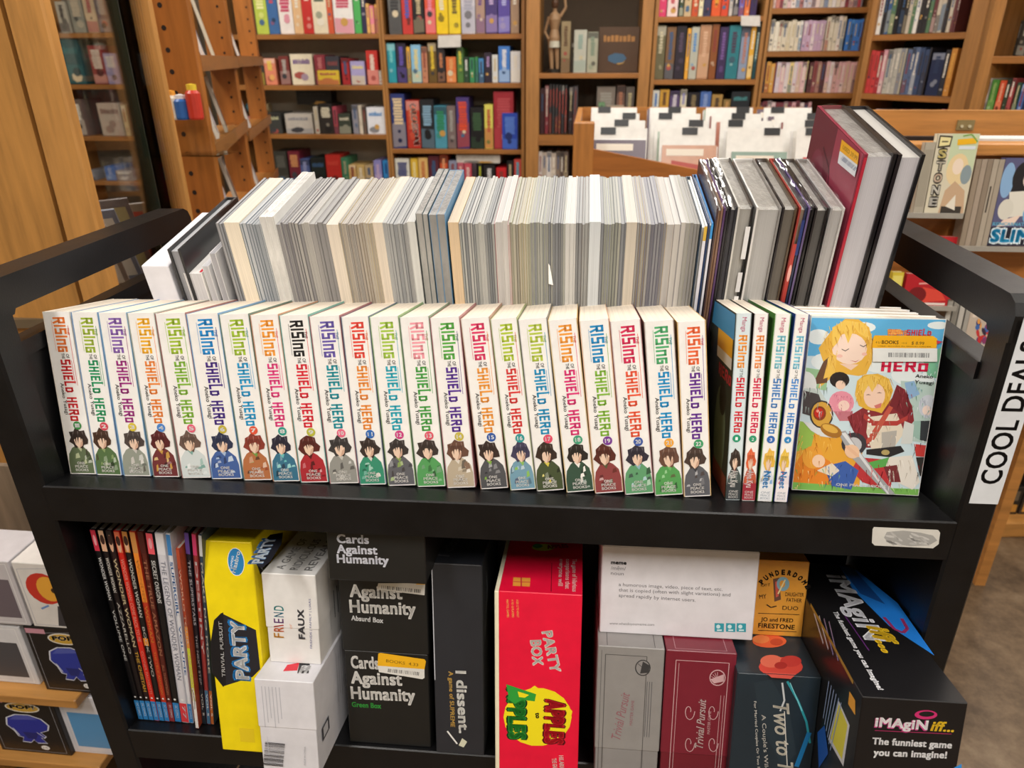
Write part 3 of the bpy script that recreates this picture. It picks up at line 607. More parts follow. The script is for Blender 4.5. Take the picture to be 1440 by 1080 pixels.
# ================================================================ REAR ROW (fore-edges towards the aisle)
YC = .9455
def rear_frame(x, dy=0., lean=0.): return G @ Matrix.Translation((x, YC+dy, ZB+(YC+dy-.942)*tan(TL)+.0006)) @ Matrix.Rotation(TL, 4, 'X') @ Matrix.Rotation(lean, 4, 'Y')
RF = Face(rear_frame(0), (0, 0, 0), (1, 0, 0), (0, 0, 1))
def fore_book(name, label, cat, group, x, w, h, d, page, cover, dy=0., lean=0., sides=None, wrap=False, yo=0.):
    M = rear_frame(x, dy, lean); b = B(); t = min(.0009, w*.2)
    b.box(0, t, -.0006, d, 0, h, cover); b.box(w-t, w, -.0006, d, 0, h, sides or cover); b.box(t, w-t, 0, d-.001, .0004, h-.0006, page); b.box(t, w-t, d-.001, d, 0, h, cover)
    o = b.obj(name, None, M); tag(o, label, cat, group); return o, M
segs = [  # from px, to px, thickness range mm, page colours, cover colours, height offset mm
 (304, 316, (3, 5), ['8d8f94', 'a09fa2'], ['5f6064', '78787c'], 0, 'at the left end'),
 (316, 337, (19, 20), ['eadfcc'], ['f0e6d2'], 1, 'cream'),
 (337, 367, (3, 6), ['a2a6ad', 'b9bcc0', '94999f'], ['6f7a86', 'd8dadc', '4a5a66', '8a8f94'], 0, 'between the left cream volume and the bagged pair'),
 (367, 388, (9, 11), ['d6d5d2'], ['e6e6e4'], 9, 'bagpair'),
 (388, 435, (3, 6), ['77757a', '9c9997', '8a8889', 'a8a5a0'], ['d8d6d2', '66646a', '7f7d7c', '5c5a5e'], 0, 'just past the standing white pair'),
 (435, 459, (4, 7), ['8d8b8b', '9a9795'], ['7c7a7a', 'a09d9a'], 0, 'before the second cream volume'),
 (459, 476, (15, 16), ['ded3c4'], ['e6dccc'], 0, 'cream'),
 (476, 524, (3, 5), ['a39a8e', 'b0a89c', '8f8a84'], ['6a5a48', 'c9b890', '5a5660', 'd8d0c4', '8a7a66'], 0, 'between the second and third cream volumes'),
 (524, 538, (12, 13), ['dcd0c0'], ['e4dacb'], 0, 'cream'),
 (538, 573, (3, 6), ['8e9092', 'a3a4a4', '989898'], ['d0d0ce', '66686c', '84868a'], 0, 'left of the shiny bagged pair'),
 (573, 584, (11, 12), ['cfd0cd'], ['e2e2de'], 2, 'pale'),
 (586, 603, (8, 9), ['a09f9c'], ['3a4a50'], 14, 'shinyA'),
 (604, 627, (10, 11), ['8f8e8c'], ['3f8ac8'], 13, 'shinyB'),
 (630, 645, (14, 15), ['d8bf9e'], ['e8cda8'], 2, 'peach'),
 (645, 695, (2.6, 4.6), ['8f9090', 'a0a19e', '7f8284', 'b0b0ac'], ['a8aaa8', '64666a', 'd0d0cc', '5a6468'], 1, 'right of the peach volume'),
 (695, 697.5, (2.2, 2.4), ['c8c4c0'], ['c83244'], 1, 'red'),
 (697, 714, (7, 9), ['c6c3c0', 'bdbab8'], ['e6e4e0', 'd8d0cc'], 3, 'between the two thin red edges'),
 (714, 716.5, (2.2, 2.4), ['c8c4c0'], ['c84a58'], 1, 'red'),
 (716, 745, (2.6, 4.4), ['a39c8e', 'b0aa9a', '989488'], ['c8b080', '8a8678', 'b8c09a', '6e6a62'], 1, 'right of the second red edge'),
 (745, 795, (2.6, 4.6), ['808286', '93958f', 'a4a49c', '8a8a88'], ['6a7078', 'c8ccb0', 'a8aca8', '5c5e60'], 1, 'around the torn white scrap'),
 (795, 810, (5, 6), ['b9b9b8', 'c8c7c4'], ['dcdcda', '5c5e60'], 2, 'in the middle of the right half'),
 (810, 829, (3, 4.4), ['8a8b8c', '9a9a98'], ['5c5e62', 'b0b2b0'], 1, 'before the white volume'),
 (829, 845, (15, 16), ['cdd2d6'], ['e2e6e8'], 2, 'white'),
 (845, 881, (2.6, 4.6), ['8e9086', 'a0a094', '84868a'], ['c8ccaa', '5a5e66', '7a7c80'], 1, 'between the white and the beige volume'),
 (881, 896, (14, 15), ['cbc2b4'], ['d8cdbc'], 3, 'cream'),
 (896, 938, (2.6, 4.4), ['8a8a8e', '9c9a96', '74727a'], ['b8b090', '5c5a68', 'c8b080', '8a90a0'], 1, 'right of the beige volume'),
 (938, 965, (6, 9), ['b8b4b0', 'c4c0ba'], ['d8c8bc', '8a8890'], 1, 'pale'),
 (965, 984, (3, 5), ['8e8c8a', 'a09e98'], ['5c5a58', 'b8b6a8'], 1, 'before the two blue-striped books')]
rr = random.Random(11)
lab_n = {}
H0 = .285
for (p0, p1, (w0, w1), pg, cv, hof, lab) in segs:
    x = RF.px(p0, 318)[0]; xe = RF.px(p1, 318)[0]
    # keep on the fore-edge top line
    x0 = x; k = 0
    while xe-x > .0012:
        w = min(rr.uniform(w0, w1)/1000, xe-x)
        if xe-x-w < .0018: w = xe-x
        h = H0+hof/1000+rr.uniform(-.0016, .0014); d = .168+rr.uniform(-.003, .003)
        pc = rr.choice(pg); cc = rr.choice(cv); wrap = lab in ('bagpair', 'shinyA', 'shinyB')
        page = mat('#'+pc, .3 if wrap else .65, 'wrap' if wrap else 'pages')
        nm = 'trade_paperback' if w > .0085 else 'comic_issue'
        grp = 'comics packed in the rear row, fore-edges out'
        pos = {316: 'cream-edged thick volume nearest the left end of the rear row', 459: 'cream-edged volume, second of the cream ones in the rear row', 524: 'thinner cream-edged volume, left of the shiny bagged pair', 573: 'pale white-edged volume just before the shiny bagged pair', 586: 'shiny plastic-bagged book, left one of the taller pair', 604: 'shiny plastic-bagged book with a blue edge', 630: 'peach-edged volume right beside the shiny bagged pair', 829: 'white-edged volume in the right half of the rear row', 881: 'beige-edged volume in the right half of the rear row', 695: 'comic with a thin red edge, nearer the peach volume', 714: 'comic with a thin pinkish-red edge, second red one'}.get(p0)
        if p0 in (586, 604) and k: pos = ['shiny plastic-bagged book, thinner second one of the left bagged pair', 'shiny bagged book just left of the peach-edged volume'][p0 == 604]
        if p0 == 367: pos = ['white bagged comic standing proud, first of two', 'white bagged comic standing proud, second of two', 'white bagged comic standing proud, last sliver'][min(k, 2)]
        if p0 == 697: pos = f'white-edged paperback between the two thin red edges, {ordw[k]}'
        if p0 in (795, 938): pos = f'{hexname(pc)}-edged volume {"before the white volume" if p0 == 795 else "near the blue-striped books"}, {ordw[k]} of its cluster'
        if pos is None: pos = f'thin {hexname(pc)}-edged comic, {ordw[k]} of those {lab}' if lab not in ('pale',) else f'pale-edged volume near the blue-striped books, {ordw[k]} of its cluster'
        M = rear_frame(x, rr.uniform(0, .0012), 0)
        b = B(); t = min(.0006, w*.16)
        cm = mat(mixh(cc, pc, .35), .5); tp = mat('#'+('%02x%02x%02x' % tuple(min(255, int(int(pc[i:i+2], 16)*.55+78)) for i in (0, 2, 4))), .3 if wrap else .7, 'wrap' if wrap else 'pages')  # page tops get their own tone, overhead light tempered in the colour
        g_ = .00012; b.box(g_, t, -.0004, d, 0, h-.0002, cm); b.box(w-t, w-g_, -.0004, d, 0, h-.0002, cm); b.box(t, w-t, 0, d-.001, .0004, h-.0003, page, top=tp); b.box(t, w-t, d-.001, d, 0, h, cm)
        o = b.obj(nm, None, M); tag(o, pos, 'book' if nm[0] == 't' else 'comic', grp if 'thin' not in pos or 'comic, ' not in pos else 'thin grey comics '+lab)
        x += w; k += 1
# torn white scrap sticking out
b = B(); a = RF.px(769, 370); c = RF.px(778, 400); 
b.poly([(a[0]+.002, -.0018, a[1]), (a[0]+.004, -.0018, a[1]-.003), (c[0], -.0022, c[1]), (c[0]-.006, -.0022, c[1]+.002)], mat('#ffffff', .6)); b.poly([(a[0]+.002, -.001, a[1]), (c[0]-.006, -.0015, c[1]+.002), (c[0], -.0015, c[1]), (a[0]+.004, -.001, a[1]-.003)], mat('#ffffff', .6))
tag(b.obj('paper_scrap', None, rear_frame(0)), 'torn white paper scrap poking out of the grey comics', 'paper')

def hard_book(name, label, group, tlx, tly, trx, d, page, cover, backcover, wrap=True, h=None, topc=None, prints=None, ref_y=None, edge=None, ct=.0025):
    """hardcover seen from its fore-edge: two boards and a page block"""
    a = RF.px(tlx, tly); c = RF.px(trx, tly); w = c[0]-a[0]-.0008; hh = h or a[1]
    M = rear_frame(a[0], 0, 0)
    root = thing(name, label, 'book', M, group)
    b = B(); b.box(0, ct, -.002, d, 0, hh, cover); b.box(w-ct, w, -.002, d, 0, hh, backcover); b.box(ct, w-ct, d-.003, d, 0, hh, cover); b.obj('cover', root)
    b = B(); b.box(ct, w-ct, .001, d-.003, .002, hh-.004, page, top=topc or page); b.obj('page_block', root)
    return root, M, w, hh
def film(root, x0, x1, d, h, seed):
    """crumpled clear sleeve folded over the top edge"""
    r = random.Random(seed); nx, ny = max(3, int((x1-x0)/.007)), 15; vs = []; fs = []
    for j in range(ny+1):
        for i in range(nx+1):
            vs.append((x0+(x1-x0)*i/nx+r.uniform(-.001, .001), -.003+(d+.004)*j/ny+r.uniform(-.002, .002), h+.0012+abs(r.gauss(0, .0013))))
    for j in range(ny):
        for i in range(nx): k = j*(nx+1)+i; fs.append((k, k+1, k+nx+2, k+nx+1))
    b = B(); b.mesh(vs, fs, mat('#ffffff', .2, 'film')); o = b.obj('plastic_sleeve', root); o.data.polygons.foreach_set('use_smooth', [True]*len(o.data.polygons)); o['label'] = 'crumpled clear plastic sleeve edge'; return o
PW = mat('#bfbdbf', .6, 'pages'); PWT = mat('#b4b1ab', .5, 'wrap'); DK = mat('#2a2528', .25, 'wrap')
rg = 'bagged hardcovers in the rear row'
RB = [  # px left, px right, px top y, page, cover, back cover, label
 (985, 995.5, 316, 'c8ccd0', '2c3a4a', 'e6e8ec', 'dark-boarded thin hardcover with white and violet striped edge', 'v'),
 (996, 1004, 313, 'b8bcc0', '2a3f66', '3f8ad0', 'dark-boarded thin hardcover with white and blue striped edge', 'b'),
 (1008, 1018, 292, 'a8846a', '4a3a3c', '8a6a5a', 'bagged brown-edged volume beside the blue-striped hardcover', ''),
 (1018, 1026, 292, '6a5678', '5a3f6a', '2c2a30', 'bagged volume with a purple edge', ''),
 (1026, 1038, 291, '4a4a52', '1c1c22', '2a2c34', 'bagged volume with nearly black edges', ''),
 (1038, 1061, 290, 'a5a39f', 'cfcdc8', '1a1a1e', 'thick bagged volume with a black board marked in white', ''),
 (1064, 1100, 291, 'b4b3b2', 'e0dedc', '8c8a88', 'widest bagged volume in the crinkled plastic group', ''),
 (1101, 1122, 291, '6a645c', '2e2a2c', '5a4a3a', 'bagged volume with a faded lettered edge', ''),
 (1124, 1136, 291, '9a8878', 'a04038', '2a3350', 'bagged volume with a red and tan edge', ''),
 (1137, 1146, 291, '4a4448', '6a5a86', '1a1a1e', 'bagged dark volume with a violet edge', ''),
 (1147, 1166, 292, '5a5856', '2a2628', '1c1a1c', 'bagged dark volume beside the plain grey one', ''),
 (1168, 1189, 292, 'b3b1b0', '9c9a9a', 'c4c2c0', 'plain grey-edged volume leaning against the tall red-covered one', '')]
for (p0, p1, y, pg, c1, c2, lab, sp) in RB:
    tall = y > 300
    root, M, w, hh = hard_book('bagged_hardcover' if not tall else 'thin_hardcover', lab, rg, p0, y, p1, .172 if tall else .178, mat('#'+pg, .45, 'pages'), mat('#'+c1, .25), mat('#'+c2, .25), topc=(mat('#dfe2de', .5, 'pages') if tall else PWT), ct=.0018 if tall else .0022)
    if not tall: film(root, .0005, w-.0005, .17, hh, p0)
    F = Face(M, (0, -.003, 0), (1, 0, 0), (0, 0, 1))
    if sp:
        F.lrect(w*.55, hh*.42, w, hh*.93, '#e4e4ee'); F.lrect(w*.55, hh*.93, w, hh-.001, '#e0b84a' if sp == 'v' else '#3f9ae0'); F.lrect(w*.55, .001, w, hh*.42, '#7a6ab8' if sp == 'v' else '#2f86cc')
        F.done('edge_print', root)
    if p0 == 1038:
        for q0, q1, cc in ((.78, .92, '#e8e8ea'), (.63, .72, '#dcdcdf'), (.5, .61, '#e8e8ea'), (.0, .42, '#1c2a6a')): F.lrect(w-.006, hh*q0, w-.0005, hh*q1, cc)
        F.done('edge_print', root)
    if p0 == 1124:
        F.lrect(w*.1, hh*.55, w*.6, hh*.85, '#b84038'); F.lell(w*.4, hh*.72, w*.22, .012, '#f0b4a8'); F.lrect(w*.1, hh*.3, w*.6, hh*.55, '#c8a070'); F.lrect(w*.6, hh*.8, w, hh*.95, '#2a3a78')
        F.done('edge_print', root)
    if p0 in (1101, 1147):
        for q in range(7): F.ltext('TALES', (w*.2, hh*(.44+.018*q)), (w*.8, hh*(.44+.018*q)), .003, '#a8a49c')
        F.done('edge_print', root)
# two tall omnibus hardcovers
for (p0, p1, y, lab, c1, c2, k) in ((1215, 1262, 216, 'tall omnibus hardcover with reddish cover and yellow price sticker', '8c2f44', '1a181c', 0), (1263, 1302, 217, 'tall black-backed omnibus hardcover at the end of the rear row', '201c20', '17171b', 1)):
    root, M, w, hh = hard_book('omnibus_hardcover', lab, 'tall omnibus hardcovers', p0, y, p1, .205, mat('#c5c3c9', .6, 'pages'), mat('#'+c1, .25), mat('#'+c2, .25), topc=mat('#b2afab', .4, 'wrap' if k == 0 else 'pages'), ct=.0042)
    film(root, .0005, w-.0005, .2, hh, k) if k == 0 else None
    if k == 0:
        F = Face(M, (0, .205, 0), (0, -1, 0), (0, 0, 1)); D = .205
        F.lrect(.001, .001, D-.001, hh-.001, gl('#9c3f55')); F.lrect(.001, hh*.72, D*.5, hh-.001, '#6b2a3a'); F.lell(D*.5, hh*.62, .05, .07, '#c04a5e'); F.lell(D*.52, hh*.68, .03, .035, '#e09aa0'); F.lell(D*.25, hh*.8, .03, .03, '#7a3448')
        F.lpoly([(D*.6, .01), (D*.75, hh*.3), (D*.7, hh*.6), (D*.62, hh*.4), (D*.5, .01)], '#d8b4b4'); F.lpoly([(D*.75, .01), (D*.9, hh*.5), (D*.96, hh*.3), (D*.9, .01)], '#b8485a'); F.lline([(D*.3, hh*.9), (D*.5, hh*.86), (D*.6, hh*.75), (D*.5, hh*.7)], .003, '#4a1a28')
        F.done('cover_print', root)
        F = Face(M, (-.0014, .205, 0), (0, -1, 0), (0, 0, 1))
        A = [F.px(*p) for p in ((1184, 196), (1208, 216), (1206, 232), (1181, 212))]; Bq = [F.px(*p) for p in ((1181, 212), (1206, 232), (1202, 249), (1178, 229))]
        F.lpoly(A, gl('#efb21f')); F.lpoly(Bq, gl('#dfe6ee')); F.text('USED 29.99', (1185, 209), (1205, 226), 5, '#7a5a10'); F.bars((1182, 224), (1202, 241), 6, '#6a7a9a', 14)
        F.done('price_sticker', root, 'yellow and white price sticker')
    else:
        pass
    F = Face(M, (0, -.0026, 0), (1, 0, 0), (0, 0, 1))
    if k == 0:
        F.lrect(w-.0042, .001, w-.0003, hh*.42, '#7a5a48'); F.lrect(w-.0042, hh*.25, w-.0003, hh*.42, '#b04a3c'); F.lrect(w-.0042, hh*.05, w-.0003, hh*.12, '#c8a86a'); F.lrect(.0003, .001, .0036, hh*.99, '#b8283c')
        F.done('edge_print', root)

# left end of the rear row: white boxed set, black hardcover, short white paperback with red label
def rear_px_book(tl, tr, d): a = RF.px(*tl); c = RF.px(*tr); return a[0], c[0]-a[0], a[1]
x, w, h = rear_px_book((198, 374), (236, 374), 0)
root = thing('slipcase', 'plain white slipcase at the left end of the rear row', 'box', rear_frame(x, 0), None)
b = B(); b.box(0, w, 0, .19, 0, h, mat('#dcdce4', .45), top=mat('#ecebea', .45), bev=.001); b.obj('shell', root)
x, w, h = rear_px_book((236, 350), (254, 350), 0)
M = rear_frame(x); root = thing('black_hardcover', 'black-covered hardcover with white lettering between slipcase and short paperback', 'book', M)
b = B(); b.box(0, .003, -.002, .19, 0, h, mat('#2b2b2e', .35)); b.box(w-.0035, w, -.002, .19, 0, h, mat('#19191c', .3)); b.box(.003, w-.0035, .187, .19, 0, h, mat('#19191c', .3)); b.obj('cover', root)
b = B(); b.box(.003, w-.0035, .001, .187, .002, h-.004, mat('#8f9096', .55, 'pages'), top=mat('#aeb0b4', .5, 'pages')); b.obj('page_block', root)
F = Face(M, (w, 0, 0), (0, 1, 0), (0, 0, 1))
for k, (z, s, c) in enumerate(((.80, 'ART OF THE STORY', '#cfcfcf'), (.70, 'THE COMPLETE', '#c8c8c8'), (.60, 'SKETCHES', '#5a9ab0'))): F.ltext(s, (.02, h*z), (.17, h*z), .012, c, bold=.02)
F.done('cover_print', root)
x, w, h = rear_px_book((258, 384), (283, 384), 0)
M = rear_frame(x); root = thing('short_paperback', 'short white paperback with a red label, tucked beside the black hardcover', 'book', M)
b = B(); b.box(0, .0008, 0, .17, 0, h, WHITE); b.box(w-.0008, w, 0, .17, 0, h, WHITE); b.box(0, w, .1692, .17, 0, h, WHITE); b.obj('cover', root)
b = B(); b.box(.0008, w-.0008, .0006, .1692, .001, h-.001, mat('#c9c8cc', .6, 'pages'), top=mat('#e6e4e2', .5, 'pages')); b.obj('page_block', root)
F = Face(M, (0, 0, h-.0004), (1, 0, 0), (0, 1, 0)); F.lpoly([(w*.8, .004), (w, .004), (w, .07), (w*.8, .07)], '#c8283a'); F.done('label_print', root)
for k, (p0, p1, y, c) in enumerate(((284, 293, 374, 'b9b9be'), (294, 303, 356, 'a4a4aa'))):
    x, w, h = rear_px_book((p0, y), (p1, y), 0)
    fore_book('short_comic', ['low white-topped comic right of the red label', 'stepped grey comic right before the tall grey ones'][k], 'comic', 'short comics at the left of the rear row', x, w, h, .17, mat('#'+c, .6, 'pages'), mat('#d8d8da', .5))

# ================================================================ LOWER SHELF
def lower(name, label, cat, Y0, tl, tr, bot=None, backtl=None, D=.2, color='#ffffff', base=None, group=None, rough=.4, top=None, H=None, lid=None, parent_top=None):
    """box standing on the lower shelf (or on another box); front corners come from the photo"""
    if base is None:
        Fq = front(Z2, Y0); a = Fq.px(*tl); c = Fq.px(*tr); zb = Fq.px(*bot)[1] if bot else 0
        M = frame_at(a[0], Y0, shelf_z(Z2, Y0)+.0004) @ Matrix.Translation((0, 0, max(zb, 0)))
        w = c[0]-a[0]; h = a[1]-max(zb, 0)
    else:
        bM, bH, bpx = base                   # stands on top of a box: front bottom-left pixel on that top plane
        Ft = Face(bM, (0, 0, bH+.0006), (1, 0, 0), (0, 1, 0)); q = Ft.px(*bpx)
        M = bM @ Matrix.Translation((q[0], q[1], bH+.0006)); Fq = Face(M, (0, 0, 0), (1, 0, 0), (0, 0, 1))
        a = Fq.px(*tl); c = Fq.px(*tr); w = c[0]-max(a[0], 0); h = (a[1]+c[1])/2; w = c[0]
    if H: h = H
    if backtl: D = Face(M, (0, 0, h), (1, 0, 0), (0, 1, 0)).px(*backtl)[1]
    root = thing(name, label, cat, M, group)
    return root, M, w, h, D
def FF(M): return Face(M, (0, 0, 0), (1, 0, 0), (0, 0, 1))
def FT(M, h): return Face(M, (0, 0, h), (1, 0, 0), (0, 1, 0))
def FR(M, w): return Face(M, (w, 0, 0), (0, 1, 0), (0, 0, 1))
def FL(M, D): return Face(M, (0, D, 0), (0, -1, 0), (0, 0, 1))
def carton(root, w, D, h, m, lidm=None, liph=None):
    if lidm is None:
        b = B(); b.box(0, w, 0, D, 0, h, m, bev=.0012); b.obj('carton', root)
        b = B(); b.box(.002, w-.002, .0005, .0015, h-.0006, h+.0004, m); b.obj('top_flap', root)
    else:
        b = B(); b.box(.0012, w-.0012, .0012, D-.0012, 0, h-.002, m, bev=.0008); b.obj('box_base', root)
        b = B(); b.box(0, w, 0, D, liph, h, lidm, bev=.001); b.obj('box_lid', root)
# --- comics with spines out
TPB = [  # tl x, bl x, top y, bottom y, base colour, band colour, text list
 (126, 171, 745, 1024, '141316', 'c8324a', 'f0f0ee', 'WONDER WOMAN', 'VOLUME ONE', 'black comic spine with a pink block on top, first of the lower row'),
 (140, 184, 746, 1026, '1b1518', 'd8b090', 'f0ece4', 'WONDER WOMAN', 'AZZARELLO', 'black comic spine with a tan portrait block, second of the lower row'),
 (151, 193, 747, 1027, '2a1a1c', '201c20', 'ead9b0', 'WONDER WOMAN', '', 'dark comic spine lettered THE CHEETAH in yellow'),
 (162, 205, 748, 1028, 'c8261e', 'd06a4a', 'f0a898', 'WONDER WOMAN: COME BACK TO ME', 'CONNER PALMIOTTI', 'bright red comic spine lettered COME BACK TO ME'),
 (176, 217, 748, 1029, '1b1a1c', 'b87a3c', 'e8e4dc', 'WONDER WOMAN', 'BOOK TWO', 'black comic spine with small orange square in its middle'),
 (187, 229, 749, 1030, 'c03a26', 'c88a4a', 'e8903c', 'WONDER WOMAN', 'THE TRUE AMAZON', 'rust red comic spine with orange top'),
 (196, 236, 749, 1031, '5a241e', '4a1c1a', 'c88a6a', 'THE TRUE AMAZON', 'JILL THOMPSON', 'dark maroon comic spine lettered THE TRUE AMAZON'),
 (204, 247, 750, 1032, '18181b', 'e85a68', 'f2f2f0', 'SECRET ORIGINS', '', 'black comic spine lettered SECRET ORIGINS'),
 (218, 261, 751, 1034, 'd6d6de', 'e2e2e8', 'b4b6c4', 'THE LEGEND OF WONDER WOMAN', '', 'thick white comic spine with pale silver lettering'),
 (235, 272, 752, 1036, 'e2e4ea', '3f86c8', '3f7ac0', 'SUPERGIRL', 'VOLUME', 'white comic spine with blue lettering, right of the silver-lettered one'),
 (256, 287, 768, 1042, 'b04a30', 'b04a30', 'f0c8b0', 'WORLD TOUR', 'THE ADVENTURE', 'shorter red-brown and lime spine with torn white foot'),
 (263, 290, 750, 1038, '22222c', '5a3f8a', 'd8d8e0', 'THE SUPERSTARS', 'THE NEXT STEP', 'dark comic spine with a violet top'),
 (272, 297, 752, 1040, '9c3a3a', 'c83a6a', 'e8d8d8', 'DESTINY', '', 'red comic spine with pink top beside the yellow game'),
 (279, 303, 753, 1042, '3a4a5a', 'c8c8c8', 'e8e0d0', 'MAKE NO MORE', '', 'narrow slate spine touching the yellow game')]
CT = radians(1.0)
def cfront(Y): return Face(frame_at(0, Y, shelf_z(Z2, Y), CT), (0, 0, 0), (1, 0, 0), (0, 0, 1))
Fq = cfront(.722)
for i, (tx, bx, ty, by, c0, c1, ctx, s1, s2_, lab) in enumerate(TPB):
    nxt = TPB[i+1] if i < len(TPB)-1 else (287, 301, 753, 1043)
    if i == 9: nxt = (250, 279, 0, 1040)
    a = Fq.px(tx, ty); c = Fq.px(bx, by); d = Fq.px(nxt[1], nxt[3]); cx_ = max(c[0], XL+.004+.0085*i); dx_ = max(d[0], XL+.004+.0085*(i+1)) if i != 9 else d[0]; c = (cx_, c[1]); w = max(dx_-c[0]-.0008, .0045); H = hypot(a[0]-c[0], a[1]); 
    if i == 11: w = .0062
    if i == 0:
        e0 = Fq.px(TPB[13][0], TPB[13][2]); e1 = Fq.px(TPB[13][1], TPB[13][3]); LE = (atan2(max(a[0], XL+.004)-c[0], a[1]), atan2(e0[0]-e1[0], e0[1]))
    M = frame_at(c[0], .722 if i != 10 else .712, shelf_z(Z2, .722 if i != 10 else .712)+.0008+max(0, sin(LE[0]+(LE[1]-LE[0])*i/13))*w, CT, lean=LE[0]+(LE[1]-LE[0])*i/13)
    root = thing('comic_collection', lab, 'book', M, 'comic collections standing on the lower shelf')
    cover_block(w, .20, H, mat('#'+c0, .3), mat('#'+c0, .3), mat('#9a948c', .6, 'pages'), root)
    F = FF(M)
    F.lrect(w*.04, H*.9, w*.96, H-.001, '#'+c1)
    if i in (0, 7): F.lell(w*.5, H*.95, w*.25, .009, '#e8a0a8')
    if i in (1, 2, 3, 4): F.lell(w*.5, H*.94, w*.36, .014, '#d8a88a'); F.lell(w*.5, H*.955, w*.4, .008, '#3a2420')
    if i == 3: F.lrect(w*.04, H*.02, w*.96, H*.86, '#d42a1e')
    if i == 4: F.lrect(w*.05, H*.43, w*.95, H*.47, '#e08a2c')
    if i == 5: F.lrect(w*.05, H*.66, w*.95, H*.9, '#e88a30')
    if i == 10:
        F.lrect(w*.03, H*.15, w*.97, H*.48, '#c8d038'); F.lrect(w*.03, H*.48, w*.97, H*.6, '#d88a3c'); F.lrect(0, .001, w, H*.17, '#e8e6e4'); F.lell(w*.5, H*.2, w*.4, .018, '#dcdad8'); F.lline([(w*.2, H*.24), (w*.7, H*.18), (w*.4, H*.12)], .001, '#55565a')
    hgt = w*.56
    y1 = .87 if i != 10 else .9
    n = {0: .66, 1: .7, 2: .42, 3: .45, 4: .58, 5: .45, 6: .38, 7: .66, 8: .25, 9: .6, 10: .5, 11: .55, 12: .4, 13: .3}[i]
    F.ltext(s1, (w*.24, H*y1), (w*.24, H*n), hgt, '#'+ctx, bold=.02)
    if s2_: F.ltext(s2_, (w*.32, H*(n-.05)), (w*.32, H*max(n-.32, .16)), hgt*.8, '#'+ctx, bold=.01)
    if i == 2: F.ltext('THE CHEETAH', (w*.3, H*.395), (w*.3, H*.17), hgt, '#e8b848', bold=.03)
    if i < 10:
        F.lrect(w*.02, .001, w*.98, H*.115, '#'+('2f7fc0' if i != 6 else '8a3038') if i != 8 else '#d83a44')
        F.ltext('DC COMICS' if i != 8 else '77', (w*.35, H*.1), (w*.35, H*.025), w*.4, '#e8f0f8', bold=.01)
        F.lell(w*.5, H*.135, w*.2, w*.2, '#e8e8e8')
    if i >= 11: F.lrect(w*.05, .001, w*.95, H*.2, '#'+['1f2f3a', '3f6a8a', 'b0602c'][i-11]); F.ltext('VOL 5', (w*.35, H*.18), (w*.35, H*.05), w*.4, '#e8e8e8')
    F.done('spine_print', root)
# --- yellow trivia party box
root, M, w, h, D = lower('trivia_game_box', 'tall yellow PARTY trivia game box with a dark hexagon logo', 'game box', .675, (280, 760), (353, 762), D=.2)
carton(root, w, D, h, mat('#f4dc12', .35))
F = FF(M)
F.poly([(311, 862), (360, 886), (366, 941), (355, 952), (314, 965), (298, 946), (296, 905), (301, 872)], '#26262e')
F.poly([(310, 863), (314, 861), (318, 962), (314, 966), (299, 947), (296, 905), (301, 874)], '#17171c')
F.text('PARTY', (351, 958), (343, 872), 20, '#1f7fc8', bold=.1); F.text('PARTY', (350, 956), (342, 874), 17, '#f6f8fa', bold=.05); F.text('TRIVIAL PURSUIT', (317, 952), (312, 874), 4.6, '#e8e8e8', bold=.01)
F.ell(332, 790, 12, 20, '#f0f4f6', -.12); F.ell(332, 790, 11, 19, '#2b86c4', -.12); F.text('Hasbro', (331, 806), (338, 776), 6, '#ffffff', bold=.02); F.text('GAMING', (326, 800), (329, 782), 3, '#ffffff')
F.lrect(w*.4, h*.05, w*.7, h*.12, '#e8cc20'); 
F.done('front_print', root)
F = FT(M, h); F.poly([(361, 795), (364, 768), (380, 752), (398, 749), (396, 765), (380, 790), (368, 799)], '#26262e'); F.text('PARTY', (368, 793), (388, 756), 16, '#5a8ac0', bold=.08); F.text('PARTY', (369, 792), (388, 757), 13, '#dfe8ee', bold=.04); F.done('top_print', root)
F = FR(M, w); F.poly([(361, 793), (366, 772), (376, 764), (384, 768), (376, 800), (366, 808)], '#26262e'); F.text('PARTY', (369, 802), (379, 770), 9, '#dfe8ee', bold=.05); F.done('side_print', root)
# --- two white boxes, one on the other
Wb = mat('#d9d8da', .4)
root, M0, w0, h0, D0 = lower('white_card_box', 'plain white box with barcode under the friend-or-faux box', 'game box', .64, (357, 955), (440, 957), D=.175)
carton(root, w0, D0, h0, mat('#dad9df', .4), mat('#dcdbe1', .4), h0*.5)
F = FF(M0)
for k in range(6): F.lline([(w0*(.12+.06*k), h0*.93), (w0*(.12+.06*k), h0*(.5+.05*(k % 3)))], .0011, '#b9b9c2')
F.bars((398, 1078), (401, 1045), 28, '#2a2a2e', 20); F.text('MADE IN CHINA', (430, 1076), (430, 1050), 2.4, '#9a9aa2'); F.lline([(w0*.14, h0*.4), (w0*.14, h0*.2)], .0008, '#c8c8d0')
F.done('front_print', root)
F = FT(M0, h0); F.poly([(404, 935), (421, 932), (418, 943), (398, 944)], '#d8283c'); F.poly([(421, 932), (436, 931), (434, 947), (418, 947)], '#2a2a2e'); F.text('FF', (420, 946), (435, 946), 9, '#e4e4e6', bold=.1); F.done('top_print', root)
F = FR(M0, w0)
for k in range(4): F.lline([(D0*(.5+.05*k), h0*.9), (D0*(.5+.05*k), h0*(.35+.06*(k % 2)))], .0012, '#a8a8ae')
